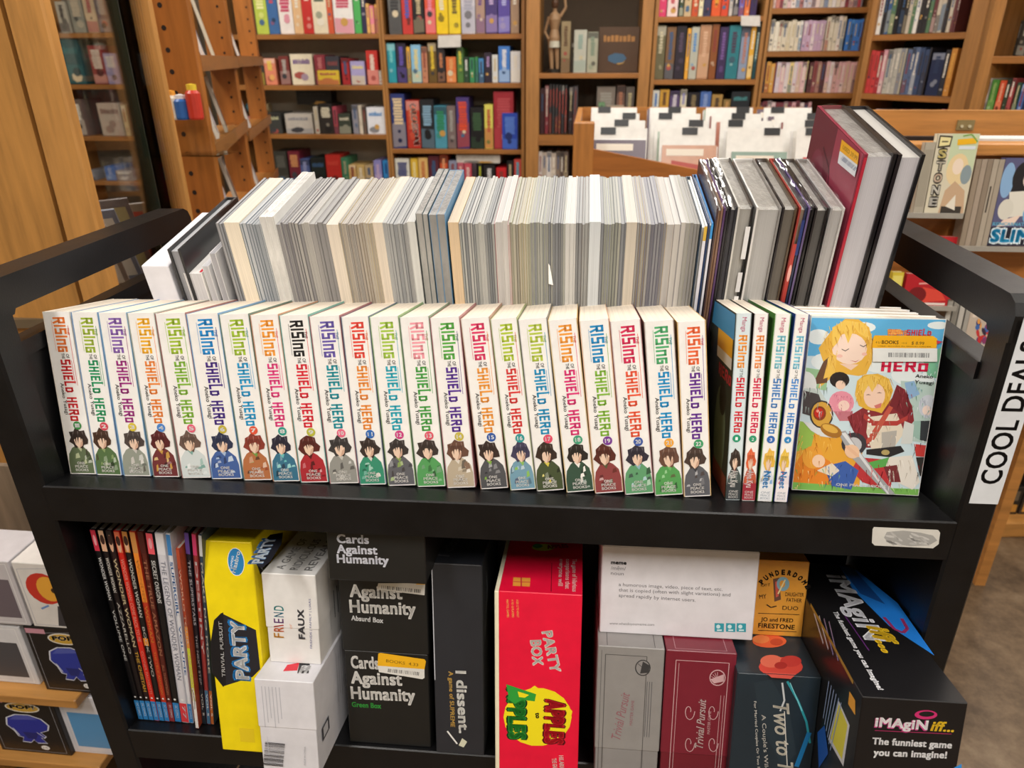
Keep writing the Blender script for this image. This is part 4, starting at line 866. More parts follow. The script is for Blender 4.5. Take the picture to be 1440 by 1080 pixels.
F.lpoly([(D0*.1, h0*.28), (D0*.26, h0*.28), (D0*.26, h0*.42), (D0*.1, h0*.42)], '#4a4a50'); F.lpoly([(D0*.13, h0*.3), (D0*.23, h0*.3), (D0*.23, h0*.4), (D0*.13, h0*.4)], '#c8c8ce'); F.done('side_print', root)
root, M, w, h, D = lower('faux_card_box', 'white game box lettered FRIEND or FAUX standing on the barcoded box', 'game box', 0, (369, 806), (443, 809), base=(M0, h0, (378.5, 931)), D=.15)
M = root.matrix_world
carton(root, w, D, h, mat('#e3e1df', .4), mat('#e6e4e2', .4), h*.4)
F = FF(M)
for ch, col, y, ww_ in zip('FRIEND', ['e0a83c', 'e8783c', 'd8564a', '8a5a9a', '3f8aa8', '3fa8a8'], (897, 888.5, 880, 876.5, 868, 859), (6.4, 6.4, 1.6, 6.2, 6.4, 6.8)): F.text(ch, (399, y), (398.5, y-ww_), 13.5, '#'+col, bold=.01)
F.text('or', (411, 884), (410, 877), 4, '#e0a080'); F.text('FAUX', (429, 899), (427, 857), 8.5, '#55555a', bold=.04); F.text('FRIENDS | FAMILY | LIARS', (439, 912), (437, 842), 2.8, '#6a6a9a')
F.done('front_print', root)
F = FT(M, h)
for k, st in enumerate(('A GAME OF', 'RIDICULOUS', 'REVEALS')): F.ltext(st, (w*(.34+.27*k), .012), (w*(.34+.27*k), .105), .0115, '#8a8888', bold=.01)
F.done('top_print', root)
F = FR(M, w)
for k in range(5): F.lline([(D*.42+D*.09*k, h*.26), (D*.42+D*.09*k, h*.58)], .003, '#77777b')
F.lline([(D*.3, h*.9), (D*.3, h*.2)], .001, '#a8a8aa'); F.done('side_print', root)
# --- three black card game boxes
CB = mat('#1b1b1a', .42, 'plain')
Y0 = .708
root, Mg, wg, hg, Dg = lower('black_card_box', 'black card game box lettered Green Box, bottom of the black stack', 'game box', Y0, (484, 914), (602, 917), D=.19, group='black card game boxes')
carton(root, wg, Dg, hg, CB)
F = FF(Mg)
def cah(F, x, y0, dy, h, first=True, sub=None, subc='#e8e8e8'):
    rows = ['Cards', 'Against', 'Humanity']
    wd = [.40, .74, .93]
    for k, r in enumerate(rows):
        if k == 0 and not first: continue
        F.text(r, (x+1.2*k*0, y0+dy*k), (x+100*wd[k]*(h/17.), y0+dy*k+4.5*wd[k]*(h/17.)), h, '#eceae6', bold=.035)
    if sub: F.text(sub, sub_p[0], sub_p[1], 6.6, subc, bold=.03)
sub_p = ((495, 993.5), (536, 996))
cah(F, 494, 939, 21.5, 16.5, True, 'Green Box', '#3fae4a')
F.done('front_print', root)
F = Face(Mg, (0, -.0012, 0), (1, 0, 0), (0, 0, 1)); F.k = 4
F.poly([(531, 936), (532, 919), (535, 918), (597, 927), (599, 930), (597, 941)], gl('#efb41f')); F.poly([(531, 936), (597, 941), (597, 953), (594, 955), (533, 945)], gl('#e2e0da')); F.text('BOOKS  4.33', (543, 931), (588, 937), 4, '#6a4a10'); F.bars((545, 945), (590, 950), 5, '#6a6a6a', 20)
F.done('price_sticker', root, 'yellow and white price sticker')
root, Ma, wa, ha, Da = lower('black_card_box', 'black card game box lettered Absurd Box, middle of the black stack', 'game box', 0, (480, 813), (600, 816), base=(Mg, hg, (482, 914)), D=.155, H=hg*.93, group='black card game boxes')
carton(root, wa, Da, ha, CB)
F = FF(Ma); sub_p = ((494, 872), (539, 876)); cah(F, 492, 817.5, 21.5, 17, False, 'Absurd Box'); F.done('front_print', root)
F = Face(Ma, (0, -.0012, 0), (1, 0, 0), (0, 0, 1)); F.k = 4
F.poly([(530, 829), (532, 820), (598, 820), (597, 837)], gl('#e2e0da')); F.poly([(585, 822), (590, 814), (598, 813), (598, 822)], gl('#efb41f')); F.bars((536, 828), (592, 834), 5, '#6a6a6a', 22); F.done('price_sticker', root, 'yellow and white price sticker')
root, M, w, h, D = lower('black_card_box', 'black card game box on top of the stack, pulled forward', 'game box', 0, (462, 742), (597, 744), base=(Ma, ha, (463, 815)), D=.17, group='black card game boxes')
h = min(h, .088); carton(root, w, D, h, CB)
F = FF(M)
for st, y, l in (('Cards', 763, 45), ('Against', 777.5, 57), ('Humanity', 791, 73)): F.text(st, (474, y), (474+l, y+l*.035), 11.5, '#e2e4ee', bold=.035)
F.done('front_print', root)
# --- I dissent
root, M, w, h, D = lower('dissent_game_box', 'narrow black game box lettered I dissent, right of the black stack', 'game box', .70, (606, 792), (678, 799), D=.17)
carton(root, w, D, h, mat('#2b2d33', .38))
F = FF(M)
F.text('I dissent.', (641, 943), (646, 1031), 14, '#eeeeea', bold=.035); F.text('A game of SUPREME', (631, 944), (634, 1022), 6, '#e8c060', bold=.02)
F.line([(629, 1028), (643, 1046)], 2.2, '#e8e8e6'); F.poly([(645, 1048), (650, 1038), (657, 1043), (652, 1051)], '#d8d8c0'); F.lline([(.0012, h*.4), (.0012, h*.98)], .0012, '#c8ccd4')
F.done('front_print', root)
F = FT(M, h); F.ltext('I dissent.', (w*.3, .02), (w*.45, .12), .016, '#6a6a6e', bold=.02); F.lline([(w*.2, .1), (w*.6, .14)], .002, '#8a8a8c'); F.done('top_print', root)
F = FR(M, w)
for k in range(3): F.lline([(.02, h*(.62-.02*k)), (.05, h*(.82-.02*k)), (.04, h*(.9-.02*k))], .0015, '#8a8c90')
F.done('side_print', root)
# --- red party box
root, M, w, h, D = lower('apples_party_box', 'bright red PARTY BOX game with green and yellow logo', 'game box', .655, (694, 831), (819, 839), D=.205)
RED = mat('#e8123a', .35); b = B(); b.box(.001, w-.001, .001, D-.001, 0, h-.001, mat('#ece4c8', .5), bev=.001); b.obj('box_base', root)
b = B(); b.box(.0065, w, 0, D, .0, h, RED, bev=.001); b.obj('wrap_sleeve', root)
F = FF(M)
F.text('PARTY', (762, 888), (775, 946), 14, '#f6efe8', bold=.05); F.text('BOX', (746, 900), (750, 936), 14, '#f6efe8', bold=.05)
for st, x in (('AGES 12 TO ADULT', 726), ('4 TO 10 PLAYERS', 719), ('MATTEL GAMES', 712)): F.text(st, (x, 843), (x+1, 868), 3, '#e8b860')
F.ell(756, 1008, 48, 41, '#f4e11c'); F.poly([(740, 972), (752, 964), (760, 970), (766, 986), (744, 990)], '#f4e11c'); F.poly([(788, 982), (805, 1000), (800, 1020), (785, 1005)], '#f4e11c')
def jag(pts, c): F.poly(pts, '#16301a' if c[1] == '3' else '#5a0c14'); F.poly([(x*.94+sum(p[0] for p in pts)/len(pts)*.06, y*.94+sum(p[1] for p in pts)/len(pts)*.06) for x, y in pts], c)
F.text('APPLES', (714, 966), (716, 1040), 24, '#14401c', bold=.1); F.text('APPLES', (715, 967), (717, 1039), 22, '#2f9e3a', bold=.06)
F.poly([(712, 962), (724, 966), (754, 976), (752, 986), (734, 984), (724, 990), (716, 984)], '#2f9e3a'); F.poly([(728, 972), (744, 977), (738, 981), (730, 980)], '#f4e11c')
F.text('APPLES', (768, 982), (766, 1046), 26, '#6a0f18', bold=.1); F.text('APPLES', (769, 983), (767, 1045), 24, '#dc2030', bold=.06)
F.text('to', (753, 1002), (754, 1010), 6, '#1c1c1c', bold=.05); F.text('THE GAME OF', (776, 1066), (779, 1090), 6, '#f0e8e0', bold=.03); F.text('HILARIOUS', (786, 1062), (788, 1090), 6, '#f0e8e0', bold=.03)
F.done('front_print', root)
F = FT(M, h)
for k, st in enumerate(('The game of hilarious', 'comparisons that', 'everyone will')): F.text(st, (790+9*(1-k)+6, 786), (792+10*(1-k)+3, 832-4*k), 6, '#f2dcd8', bold=.02)
F.poly([(722, 812), (746, 813), (745, 825), (721, 824)], '#e89a3c'); F.line([(722, 818), (746, 819)], 1.2, '#c8283a'); F.line([(733, 812), (733, 825)], 1.2, '#c8283a'); F.line([(776, 792), (775, 832)], .7, '#8a1024')
F.ell(764, 770, 16, 5, '#c8d030'); F.ell(756, 768, 7, 3, '#3f9a3c'); F.text('APPLES', (770, 772), (800, 770), 5, '#a81024', bold=.05)
F.done('top_print', root)
# --- silver and burgundy trivia boxes
root, Ms, ws, hs, Ds = lower('silver_trivia_box', 'silver-grey trivia game box under the white meme box', 'game box', .655, (841, 908), (935, 914), D=.2, group='trivia master boxes')
carton(root, ws, Ds, hs, mat('#8b8887', .4), mat('#8f8c8a', .38), hs*.3)
F = FF(Ms); fr = lambda F, w, h, c, a, b_: (F.lline([(a, .01), (a, h-a), (w-a, h-a), (w-a, .01)], b_, c))
F.lline([(.010, .01), (.010, hs-.012), (ws-.022, hs-.012), (ws-.022, .01)], .0008, '#4a4848')
F.lline([(.005, .01), (.005, hs-.006)], .0006, '#5a5858')
for k in range(3): F.lline([(ws-.02+.003*k, hs*.78), (ws-.02+.003*k, hs*.4)], .0007, '#55565a')
F.ell(904, 939, 11, 11.5, '#3a3a3c'); F.ell(904, 939, 9.5, 10, '#8b8887'); F.poly([(900, 947), (904, 930), (914, 936), (912, 946)], '#3a3a3c'); F.line([(897, 933), (911, 945)], .8, '#3a3a3c')
F.text('Trivial Pursuit', (872, 1040), (886, 975), 13, '#94626a', shear=.35); F.text('MASTER GAME', (889, 1020), (892, 985), 4, '#94626a'); F.done('front_print', root)
F = FT(Ms, hs); F.lline([(.012, .002), (.012, .08), (ws-.012, .08), (ws-.012, .002)], .0008, '#4a4848'); F.done('top_print', root)
root, Mr, wr, hr, Dr = lower('burgundy_trivia_box', 'burgundy trivia game box with white scroll lettering', 'game box', .655, (937, 914), (1036, 929), D=.2, group='trivia master boxes')
carton(root, wr, Dr, hr, mat('#701c2a', .36), mat('#782030', .34), hr*.3)
F = FF(Mr); c_ = '#c9a2a6'
F.lline([(.013, .01), (.013, hr-.014), (wr-.009, hr-.014), (wr-.009, .01)], .0009, c_); F.lline([(.017, .01), (.017, hr-.018)], .0006, c_); F.lline([(wr-.016, hr*.72), (wr-.016, .01)], .0006, c_); F.lline([(wr-.012, hr*.72), (wr-.012, .01)], .0006, c_)
F.ell(1009, 953, 11.5, 11.5, c_); F.ell(1009, 953, 10, 10, '#701c2a'); F.poly([(999, 955), (1004, 961), (1018, 958), (1018, 948)], c_)
for k in range(6): F.line([(1009, 955), (1009+9*cos(2.6+.42*k), 954+9*sin(2.6+.42*k)*-1*-1)], .7, c_)
F.text('Trivial Pursuit', (988, 1052), (993, 983), 11, '#e2d4d2', shear=.35, bold=.01); F.text('MASTER GAME', (998, 1032), (1000, 1000), 4, c_)
for sx in (969, 1002):
    for sy in (1000, 1045): F.line([(sx+8*cos(t/2.)*(1-t/18), sy+14*sin(t/2.)*(1-t/18)) for t in range(14)], 1, c_)
F.done('front_print', root)
F = FT(Mr, hr); F.lline([(.012, .004), (.012, .08), (wr-.012, .08), (wr-.012, .004), (.012, .004)], .0008, '#b08088'); F.done('top_print', root)
# --- dark box with script lettering and red roses
root, Mt, wt, ht, Dt = lower('script_couples_box', 'dark blue game box with white script lettering and red roses on top', 'game box', .64, (1037, 946), (1155, 960), D=.17)
carton(root, wt, Dt, ht, mat('#23303a', .3))
F = FF(Mt)
F.poly([(1060, 960), (1085, 955), (1110, 1000), (1120, 1060), (1100, 1078), (1070, 1020)], '#283640'); F.line([(1107, 958), (1122, 985), (1134, 1015), (1139, 1045)], 3, '#2f9aa8'); F.line([(1111, 960), (1128, 1000)], 1, '#8ad0d8'); F.line([(1138, 1030), (1120, 1078)], 6, '#1f7ab8'); F.line([(1100, 960), (1103, 985), (1097, 1000)], 2.4, '#c8ccd0')
F.text('Two to Tango', (1087, 990), (1098, 1130), 22, '#ece6d8', shear=.3, bold=.015); F.text("A Couple's Wild Date", (1071, 1005), (1077, 1110), 5.5, '#e8e4dc', bold=.01); F.text('For Married Couples Or Two Players', (1060, 986), (1066, 1098), 3.6, '#d8d4cc')
F.line([(1103, 1000), (1107, 1078)], 1.2, '#d8d4cc')
F.done('front_print', root)
F = FT(Mt, ht); F.ell(1098, 938, 31, 14, '#d8483f'); F.ell(1085, 930, 16, 9, '#e8705a'); F.ell(1112, 930, 15, 8, '#c83a38'); F.ell(1098, 936, 9, 5, '#b02a2c'); F.poly([(1075, 945), (1120, 948), (1112, 955), (1085, 953)], '#e05a50')
F.ell(1082, 902, 24, 9, '#e8643c'); F.ell(1070, 899, 12, 6, '#f08a50'); F.ell(1092, 903, 9, 5, '#c84a30'); F.done('top_print', root)
# --- white meme box on the two trivia boxes
root, M, w, h, D = lower('meme_card_box', 'white box printed with a definition of the word meme', 'game box', 0, (844, 766), (1069, 778), base=(Ms, hs, (843, 889)), D=.13)
carton(root, w, D, h, mat('#d8d5da', .35))
F = FF(M)
F.text('meme', (859, 793), (881, 794), 5, '#2c2c30', bold=.05); F.text('/mēm/', (859, 801), (880, 802), 5, '#66666c'); F.text('noun', (859, 808), (877, 809), 4.6, '#66666c')
for k, (st, x1) in enumerate((('a humorous image, video, piece of text, etc.', 1016), ('that is copied (often with slight variations) and', 1027), ('spread rapidly by internet users.', 978))): F.text(st, (870, 824+7.6*k), (x1, 831+7.6*k), 4.8, '#6a686c')
F.text('www.whatdoyoumeme.com', (857, 878), (920, 880), 3.6, '#8a888c')
for k, x in enumerate((1005, 1021, 1036)): F.poly([(x, 876), (x+13, 876.6), (x+12.8, 888.6), (x-.2, 888)], '#2f98a8'); F.ell(x+5, 881, 3, 3, '#c8e4e8', 0, 8); F.line([(x+3, 886), (x+10, 886)], 2, '#d8ecee')
F.done('front_print', root)
# --- yellow pun game box
root, M, w, h, D = lower('pun_card_box', 'mustard yellow PUNDERDOME card box beside the white meme box', 'game box', 0, (1052, 786), (1139, 792), base=(Mt, ht, (1050, 892)), D=.1)
carton(root, w, D, h, mat('#dc9a3a', .4))
F = FF(M)
tx = 'PUNDERDOME'
for k, ch in enumerate(tx):
    a = -2.45+k*.222; cx, cy, r = 1101, 836, 36
    x, y = cx+r*cos(a)*.98, cy+r*sin(a)*.92+5; F.text(ch, (x-2.6*cos(a+pi/2), y-2.6*sin(a+pi/2)), (x+2.6*cos(a+pi/2), y+2.6*sin(a+pi/2)), 6.5, '#1f1a14', bold=.06)
F.poly([(1087, 814), (1096, 812), (1098, 843), (1089, 846)], '#6a4a3a'); F.poly([(1090, 818), (1094, 817), (1095, 838), (1091, 840)], '#c8584a'); F.ell(1101, 821, 9, 10, '#7fa8b8'); F.ell(1100, 821, 4, 5, '#dc9a3a'); F.line([(1104, 815), (1094, 835)], 2, '#e8d8a0')
F.line([(1078, 850), (1084, 854), (1092, 852)], 1.6, '#1f1a14')
for st, x0, x1, y in (('DAUGHTER', 1104, 1130, 838), ('FATHER', 1106, 1127, 846), ('DUO', 1100, 1122, 857)): F.text(st, (x0, y), (x1, y+1), 5.4, '#2a2016')
F.text('MY', (1068, 842), (1078, 841), 6, '#2a2016'); F.text('PLAY IT', (1070, 825), (1083, 824), 4, '#2a2016')
F.line([(1066, 862), (1124, 864)], .8, '#2a2016'); F.text('JO and FRED', (1070, 873), (1115, 875), 5.4, '#2a2016', bold=.01); F.text('FIRESTONE', (1066, 882), (1117, 885), 6.4, '#2a2016', bold=.02); F.line([(1066, 886), (1120, 888)], .8, '#2a2016')
F.done('front_print', root)
# --- imagination game box
root, M, w, h, D = lower('imagine_game_box', 'long black game box with blue wedge and pink and yellow iff lettering', 'game box', .528, (1213, 980), (1361, 993), D=.30)
carton(root, w, D, h, mat('#151416', .3), mat('#161517', .28), h*.25)
F = FF(M)
F.ell(1302, 1005, 16, 6.5, '#c02a6a'); F.ell(1303, 1004, 11, 3.8, '#151416')
F.text('iMAgiN', (1229, 1022), (1303, 1027), 13, '#e04a9a', bold=.05); F.text('iMAgiN', (1230, 1021), (1304, 1026), 12.5, '#f4f2f4', bold=.035); F.text('iff...', (1308, 1027), (1341, 1029), 13, '#f0c82c', bold=.03, shear=.2); F.line([(1230, 1027), (1338, 1032)], 1, '#a02a5a')
F.text('The funniest game', (1226, 1046), (1338, 1052), 9, '#eeeef0', bold=.04); F.text('you can imagine!', (1228, 1062), (1331, 1066), 9, '#eeeef0', bold=.04)
F.poly([(1330, 1085), (1352, 1074), (1352, 1090)], '#2a8ad8'); F.done('front_print', root)
F = FT(M, h)
F.poly([(1180, 795), (1205, 802), (1262, 848), (1314, 922), (1250, 880), (1200, 830)], '#1f74cc'); F.poly([(1180, 795), (1200, 800), (1245, 850), (1210, 835)], '#1a4a8c')
F.line([(1243, 868), (1258, 885), (1270, 890), (1276, 884), (1268, 870)], 3, '#8a2a5a')
F.text('iMAgiN', (1162, 808), (1217, 900), 22, '#dfe0e6', bold=.03); F.text('iff...', (1219, 880), (1243, 918), 22, '#f0c82c', bold=.05, shear=.2); F.text('The funniest game you can imagine!', (1171, 860), (1235, 970), 5.5, '#e8e8ec', bold=.04)
F.line([(1188, 866), (1222, 915)], 1, '#5a2a6a'); F.done('top_print', root)
F = FL(M, D)
F.poly([(1179, 984), (1195, 1020), (1186, 1078), (1165, 1040)], '#d8dce4'); F.poly([(1180, 990), (1192, 1020), (1184, 1068), (1168, 1038)], '#e2dc4a')
for k in range(4): F.line([(1145+k*7, 862+k*4), (1158+k*7, 905+k*8)], 2, '#c8c8d4' if k < 2 else '#8a86b8')
F.line([(1140, 850), (1165, 895), (1200, 960)], 2.5, '#a8883c'); F.poly([(1195, 972), (1203, 985), (1203, 1006), (1193, 990)], '#e8a83c')
for k in range(6): F.line([(1166+k*3.5, 958+k*6), (1158+k*2, 1010+k*9)], 1.2, '#9ab0d8')
F.poly([(1150, 1030), (1160, 1020), (1165, 1060), (1152, 1080)], '#1f5ab8'); F.done('side_print', root)

# ================================================================ BACKGROUND BOOKCASES
class Bay: pass
def bay(label, short, x0, Y0, x1, Y1, yref, shelves, depth=.28, back='#8f8574', top=2.15, kick=.08, wl=.03, wr=.03, name='bookcase', wood=None, shelfnames=None, sm=None):
    a = wpx(x0, yref, 1, Y0); c = wpx(x1, yref, 1, Y1); w = hypot(c.x-a.x, c.y-a.y); ang = atan2(c.y-a.y, c.x-a.x)
    s = Bay(); s.M = Matrix.Translation((a.x, a.y, 0)) @ Matrix.Rotation(ang, 4, 'Z'); s.w = w; s.d = depth; s.short = short
    s.F = Face(s.M, (0, 0, 0), (1, 0, 0), (0, 0, 1)); wd = wood or WOOD; sm = sm or WOODX
    s.root = thing(name, label, 'bookcase', s.M)
    b = B(); b.box(0, wl, 0, depth, 0, top, wd, bev=.002); b.obj('side_panel', s.root)
    b = B(); b.box(w-wr, w, 0, depth, 0, top, wd, bev=.002); b.obj('side_panel', s.root)
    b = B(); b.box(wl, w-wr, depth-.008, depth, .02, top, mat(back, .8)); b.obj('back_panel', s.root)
    b = B(); b.box(wl, w-wr, .012, .03, 0, kick, wd); b.obj('kickboard', s.root)
    b = B(); b.box(wl, w-wr, 0, depth-.01, top-.024, top, wd); b.obj('top_board', s.root)
    s.z = []
    for y in shelves:
        z = s.F.px((x0+x1)/2, y)[1]; s.z.append(z)
        b = B(); b.box(wl, w-wr, .001, depth-.009, z-.026, z, sm, bev=.0015); b.obj('shelf', s.root)
    zl = s.z[-1]-.3
    while zl > .12:
        b = B(); b.box(wl, w-wr, .001, depth-.009, zl-.026, zl, sm, bev=.0015); b.obj('shelf', s.root); s.z.append(zl); zl -= .3
    s.names = shelfnames or ['top visible shelf', 'second shelf', 'third shelf', 'fourth shelf', 'fifth shelf', 'sixth shelf', 'seventh shelf']
    s.wl, s.wr = wl, wr
    return s
usedlab = {}
def uniq(lab):
    k = lab.lower()
    usedlab[k] = usedlab.get(k, 0)+1
    return lab if usedlab[k] == 1 else lab + f' ({ordw[usedlab[k]-1]} such)'
def item_mesh(kind, w, h, d, c, c2, rnd):
    b = B(); m1 = mat('#'+c, .4); m2 = INK('#'+c2) if c2 else None
    if kind in ('game_box', 'toy_box'):
        b.box(.001, w-.001, .001, d-.001, 0, h-.001, m1); b.box(0, w, 0, d, .004, h, m1)
    else:
        t = min(.0015, w*.12)
        b.box(0, t, 0, d, 0, h, m1); b.box(w-t, w, 0, d, 0, h, m1); b.box(t, w-t, 0, t, 0, h, m1); b.box(t, w-t, t, d-.003, .002, h-.004, mat('#d8d0c0', .7))
    if not m2: return b
    mx = INK(mixh(c, c2, .5)); md = INK(mixh(c, '101014' if rnd.random() < .6 else 'f0ece4', .45))
    def qd(x0, x1, z0, z1, m, y=-.0007, sk=0): b.poly([(w*x0, y, h*z0), (w*x1, y, h*(z0+sk)), (w*x1, y, h*(z1+sk)), (w*x0, y, h*z1)], m)
    v = rnd.random()
    if v < .45:   # two-tone spine with title blocks
        z = rnd.uniform(.25, .5); qd(0.02, .98, .02, z, mx, sk=rnd.uniform(-.03, .03))
    elif v < .7: qd(.02, .98, rnd.uniform(.78, .85), .985, md)
    z = rnd.uniform(.86, .92); ze = z-rnd.uniform(.3, .55); x0, x1 = (.28, .72) if w < .07 else (.15, .85)
    if w < .07 or h > w*2:
        while z > ze:
            dz = rnd.uniform(.025, .05); qd(x0+rnd.uniform(0, .08), x1-rnd.uniform(0, .08), z-dz, z, m2, -.0012); z -= dz+.012
    else:
        x = .12
        while x < .85:
            dx = rnd.uniform(.04, .09); qd(x, min(x+dx, .9), .68, .68+rnd.uniform(.1, .16), m2, -.0012); x += dx+.025
    for q in range(2):
        zc = rnd.uniform(.12, .38); r_ = rnd.uniform(.12, .3); xc = rnd.uniform(.35, .65); n = 7
        b.poly([(w*xc+w*r_*cos(2*pi*k/n), -.0016-.0004*q, h*zc+min(w*r_, h*.12)*sin(2*pi*k/n)) for k in range(n)], [mx, md, INK(rnd.choice(['#d8c8a8', '#a8524a', '#4a6a8a', '#c89a50', '#3a3a40']))][rnd.randrange(3)])
    return b
NOUN = {'game_box': ('game box', 'game box'), 'paperback': ('paperback spine', 'book'), 'hardcover': ('hardcover spine', 'book'), 'manga_book': ('manga spine', 'book'), 'comic_book': ('comic spine', 'comic'), 'toy_box': ('boxed figure', 'box')}
def fill(s, row, kind, data, group, depth=None, yoff=.018, clear=None):
    rnd = random.Random(row*7+len(data)); z = s.z[row]; out = []
    toks = data.split(); n = 0; last = None
    for i, tk in enumerate(toks):
        p = tk.split(','); x0, x1, yt = float(p[0]), float(p[1]), float(p[2]); c = p[3]; c2 = p[4] if len(p) > 4 else rnd.choice(['e8e0d0', '3a3438', 'c8b890', '8a3a34', '3a5a80'])
        Fo = Face(s.M, (0, yoff, 0), (1, 0, 0), (0, 0, 1)); a = Fo.px(x0, yt); e = Fo.px(x1, yt)
        a0 = max(a[0], s.wl+.001); e0 = min(e[0], s.w-s.wr-.001)
        zz = z + .002 + (float(p[5]) if len(p) > 5 else 0)
        if last is not None and a0 < last: a0 = last
        w = e0-a0-.0012; h = a[1]-zz
        if w < .004 or h < .02: continue
        if len(p) <= 5: last = a0+w+.0012
        d = min(depth or .2, s.d-yoff-.02)
        n += 1
        o = item_mesh(kind, w, h, d, c, c2, rnd).obj(kind, None, s.M @ Matrix.Translation((a0, yoff, zz)))
        tag(o, uniq(f'{hexname(c)} {NOUN[kind][0]}, {ordw[n-1]} along the {s.names[row]} of {s.short}' if n <= 26 else f'{hexname(c)} {NOUN[kind][0]} near the far end of the {s.names[row]} of {s.short}'), NOUN[kind][1], group)
        out.append(o)
    return out
def auto(x0, x1, wmin, wmax, yt, jit, cols, seed=1):
    r = random.Random(seed); x = x0; t = []
    while x < x1-1:
        w = r.uniform(wmin, wmax); t.append(f'{x:.1f},{min(x+w, x1):.1f},{yt+r.uniform(-jit, jit):.1f},{r.choice(cols)}'); x += w
    return ' '.join(t)
YW = 4.4
L_ = bay('wide wooden game bookcase with grey-brown back, left of the two facing ones', 'the left facing bookcase', 322, YW, 541, YW, 120, (48, 120, 189, 262), back='#b5ab98', wr=.015)
fill(L_, 0, 'game_box', '322,350,-42,1c1c20,2c4a7a 350,368,-40,b8c850,e8e8a0 369,384,-36,3f6aa0,c84a5a 384,404,-44,ece4de,c8486a 405,418,-40,e2b888 418,433,-42,c83430,f0d8c8 433,454,-40,e8dcc0,5a6a5a 455,463,-30,d05a3a 464,492,-34,ebe8e4,c8506a 493,503,-36,4fae5a,f0f0e8 504,511,-30,2c2a4a 512,518,5,e8b868,a83a70 519,525,8,e8889a,e8c868 526,533,6,e8b05a,8a3a70', 'games on the left facing bookcase')
fill(L_, 1, 'game_box', '338,348,76,8a4034 349,352,80,a88a80 353,369,82,3c3a34,e8c83c 370,386,82,e0886a,f0d060 391,405,79,7a3430,b8b0a8 407,438,76,e8dcc0,6a4a8a 441,456,77,8c3440,c87a7a 457,476,79,3a3a42,8a4a4a 479,490,82,a82c30 492,512,86,a8a0cc,e8d890 514,530,71,c03028,e8d8c8 532,538,99,a8a098', 'games on the left facing bookcase')
fill(L_, 1, 'toy_box', '446,476,99,e0c03c,a83050', 'games on the left facing bookcase', yoff=.004, depth=.012)
fill(L_, 2, 'game_box', '345,352,164,a83a3a 352,358,162,3f5a9a 359,369,166,c89050 372,394,159,3c3e3c,c8c8a0 400,438,160,bdb6ac,8a8a90 440,446,150,c8c0b0 447,466,146,2e2a28,e0d8c0 467,473,150,b04a5a 475,492,160,3a4238,d8d0b8 494,502,148,8f8e98 503,508,148,c8bca8 509,513,150,6a5a50 515,541,151,e6e8ee,3f8ac8', 'games on the left facing bookcase')
fill(L_, 3, 'game_box', '366,383,218,1c2a24 384,402,213,33332e,5a5a54 404,420,213,6a1c2c,c88a5a 421,434,224,4a5a8c,8a90b8 436,456,222,13201f 457,478,218,c02c26,d84a3c 479,489,222,3a7a5a,a8a888 490,500,232,d8b070 501,512,232,c8a868,e8dcc0 513,524,233,b8a078 525,536,226,8a86c0,c8b0d0 538,552,226,2f86c8,1f4a8c', 'games on the left facing bookcase')
M = L_.M @ Matrix.Translation((Face(L_.M, (0, .1, 0), (1, 0, 0), (0, 0, 1)).px(360, 150)[0], .1, L_.z[2]))
root = thing('teal_tin', 'teal tin lying on small boxes on the left facing bookcase', 'tin', M @ Matrix.Translation((0, 0, .115))); b = B(); b.cyl((-.05, 0, .03), (.075, 0, .03), .03, mat('#2f6a78', .4), 16); b.cyl((.075, 0, .03), (.09, 0, .03), .031, mat('#8a7a5a', .4), 16); b.obj('body', root)
Fo = Face(L_.M, (0, .16, 0), (1, 0, 0), (0, 0, 1)); a = Fo.px(418, 147); e = Fo.px(465, 127)
tag(item_mesh('game_box', e[0]-a[0], e[1]-a[1], .1, '141418', '2a2a30', random.Random(1)).obj('game_box', None, L_.M @ Matrix.Translation((a[0], .16, a[1]))), 'flat black box laid across the boxes behind, left facing bookcase', 'game box')
R_ = bay('wooden game bookcase with tall colourful boxes beside the glass cabinet', 'the right facing bookcase', 541.6, YW, 738, YW, 120, (48, 117, 210, 275), back='#8a7c68', wl=.015, wr=.02)
fill(R_, 0, 'game_box', '543,561,-30,6a6a68,3a3a3c 562,577,-32,c83a34,3f5fb8 578,594,-28,1c1a1c 595,610,-36,e0563c,e890a8 611,628,-32,f0cc1c,e8e4c8 629,646,-30,ecd02c,6a5a2c 647,667,-36,d0ccd4,a8a8b8 668,681,-30,b09080,6a4a8a 682,699,-34,4a3a78,c8b0d8 700,717,-30,5a4aa0,b8b8e8 718,730,-28,a88a70', 'games on the right facing bookcase')
fill(R_, 1, 'game_box', '543,555,61,2a98a8,7ad0d0 556,570,61,2a2438,6a5ab8 571,576,66,e8b03c 577,591,63,8ac0e0,e8d890 592,600,66,c88a6a 601,613,60,6a5228,e8c83c 614,625,68,2c2a2e,c8845a 627,641,80,d8743c,e8a86a 642,651,67,4f7a3c,d8d050 652,659,80,2c4a34,e8e8e0 660,667,81,3a8a5a,1f3a4a 668,672,80,3c8a4c 673,680,82,4a8ac0 681,691,74,2c2434,b090c0 692,700,77,d8d8d4 701,717,65,3f7ac8,e8e8ec 718,732,72,dcdad8', 'games on the right facing bookcase')
fill(R_, 2, 'game_box', '548,568,132,2c3a78,e0c8a0 570,589,141,b83428,d86a4a 590,609,140,23262a,8ab0c8 610,627,149,4f9ab0,2f8a5a 628,640,149,7a6a68,a8a8a0 641,659,137,4a3a78,e0502c 661,680,151,15161a,3a5a3c 681,693,147,d8d060,b84a3c 694,722,129,9a2430,b84a50', 'games on the right facing bookcase')
fill(R_, 2, 'toy_box', '706,728,159,2444a8,5a80d0', 'games on the right facing bookcase', yoff=.003, depth=.014)
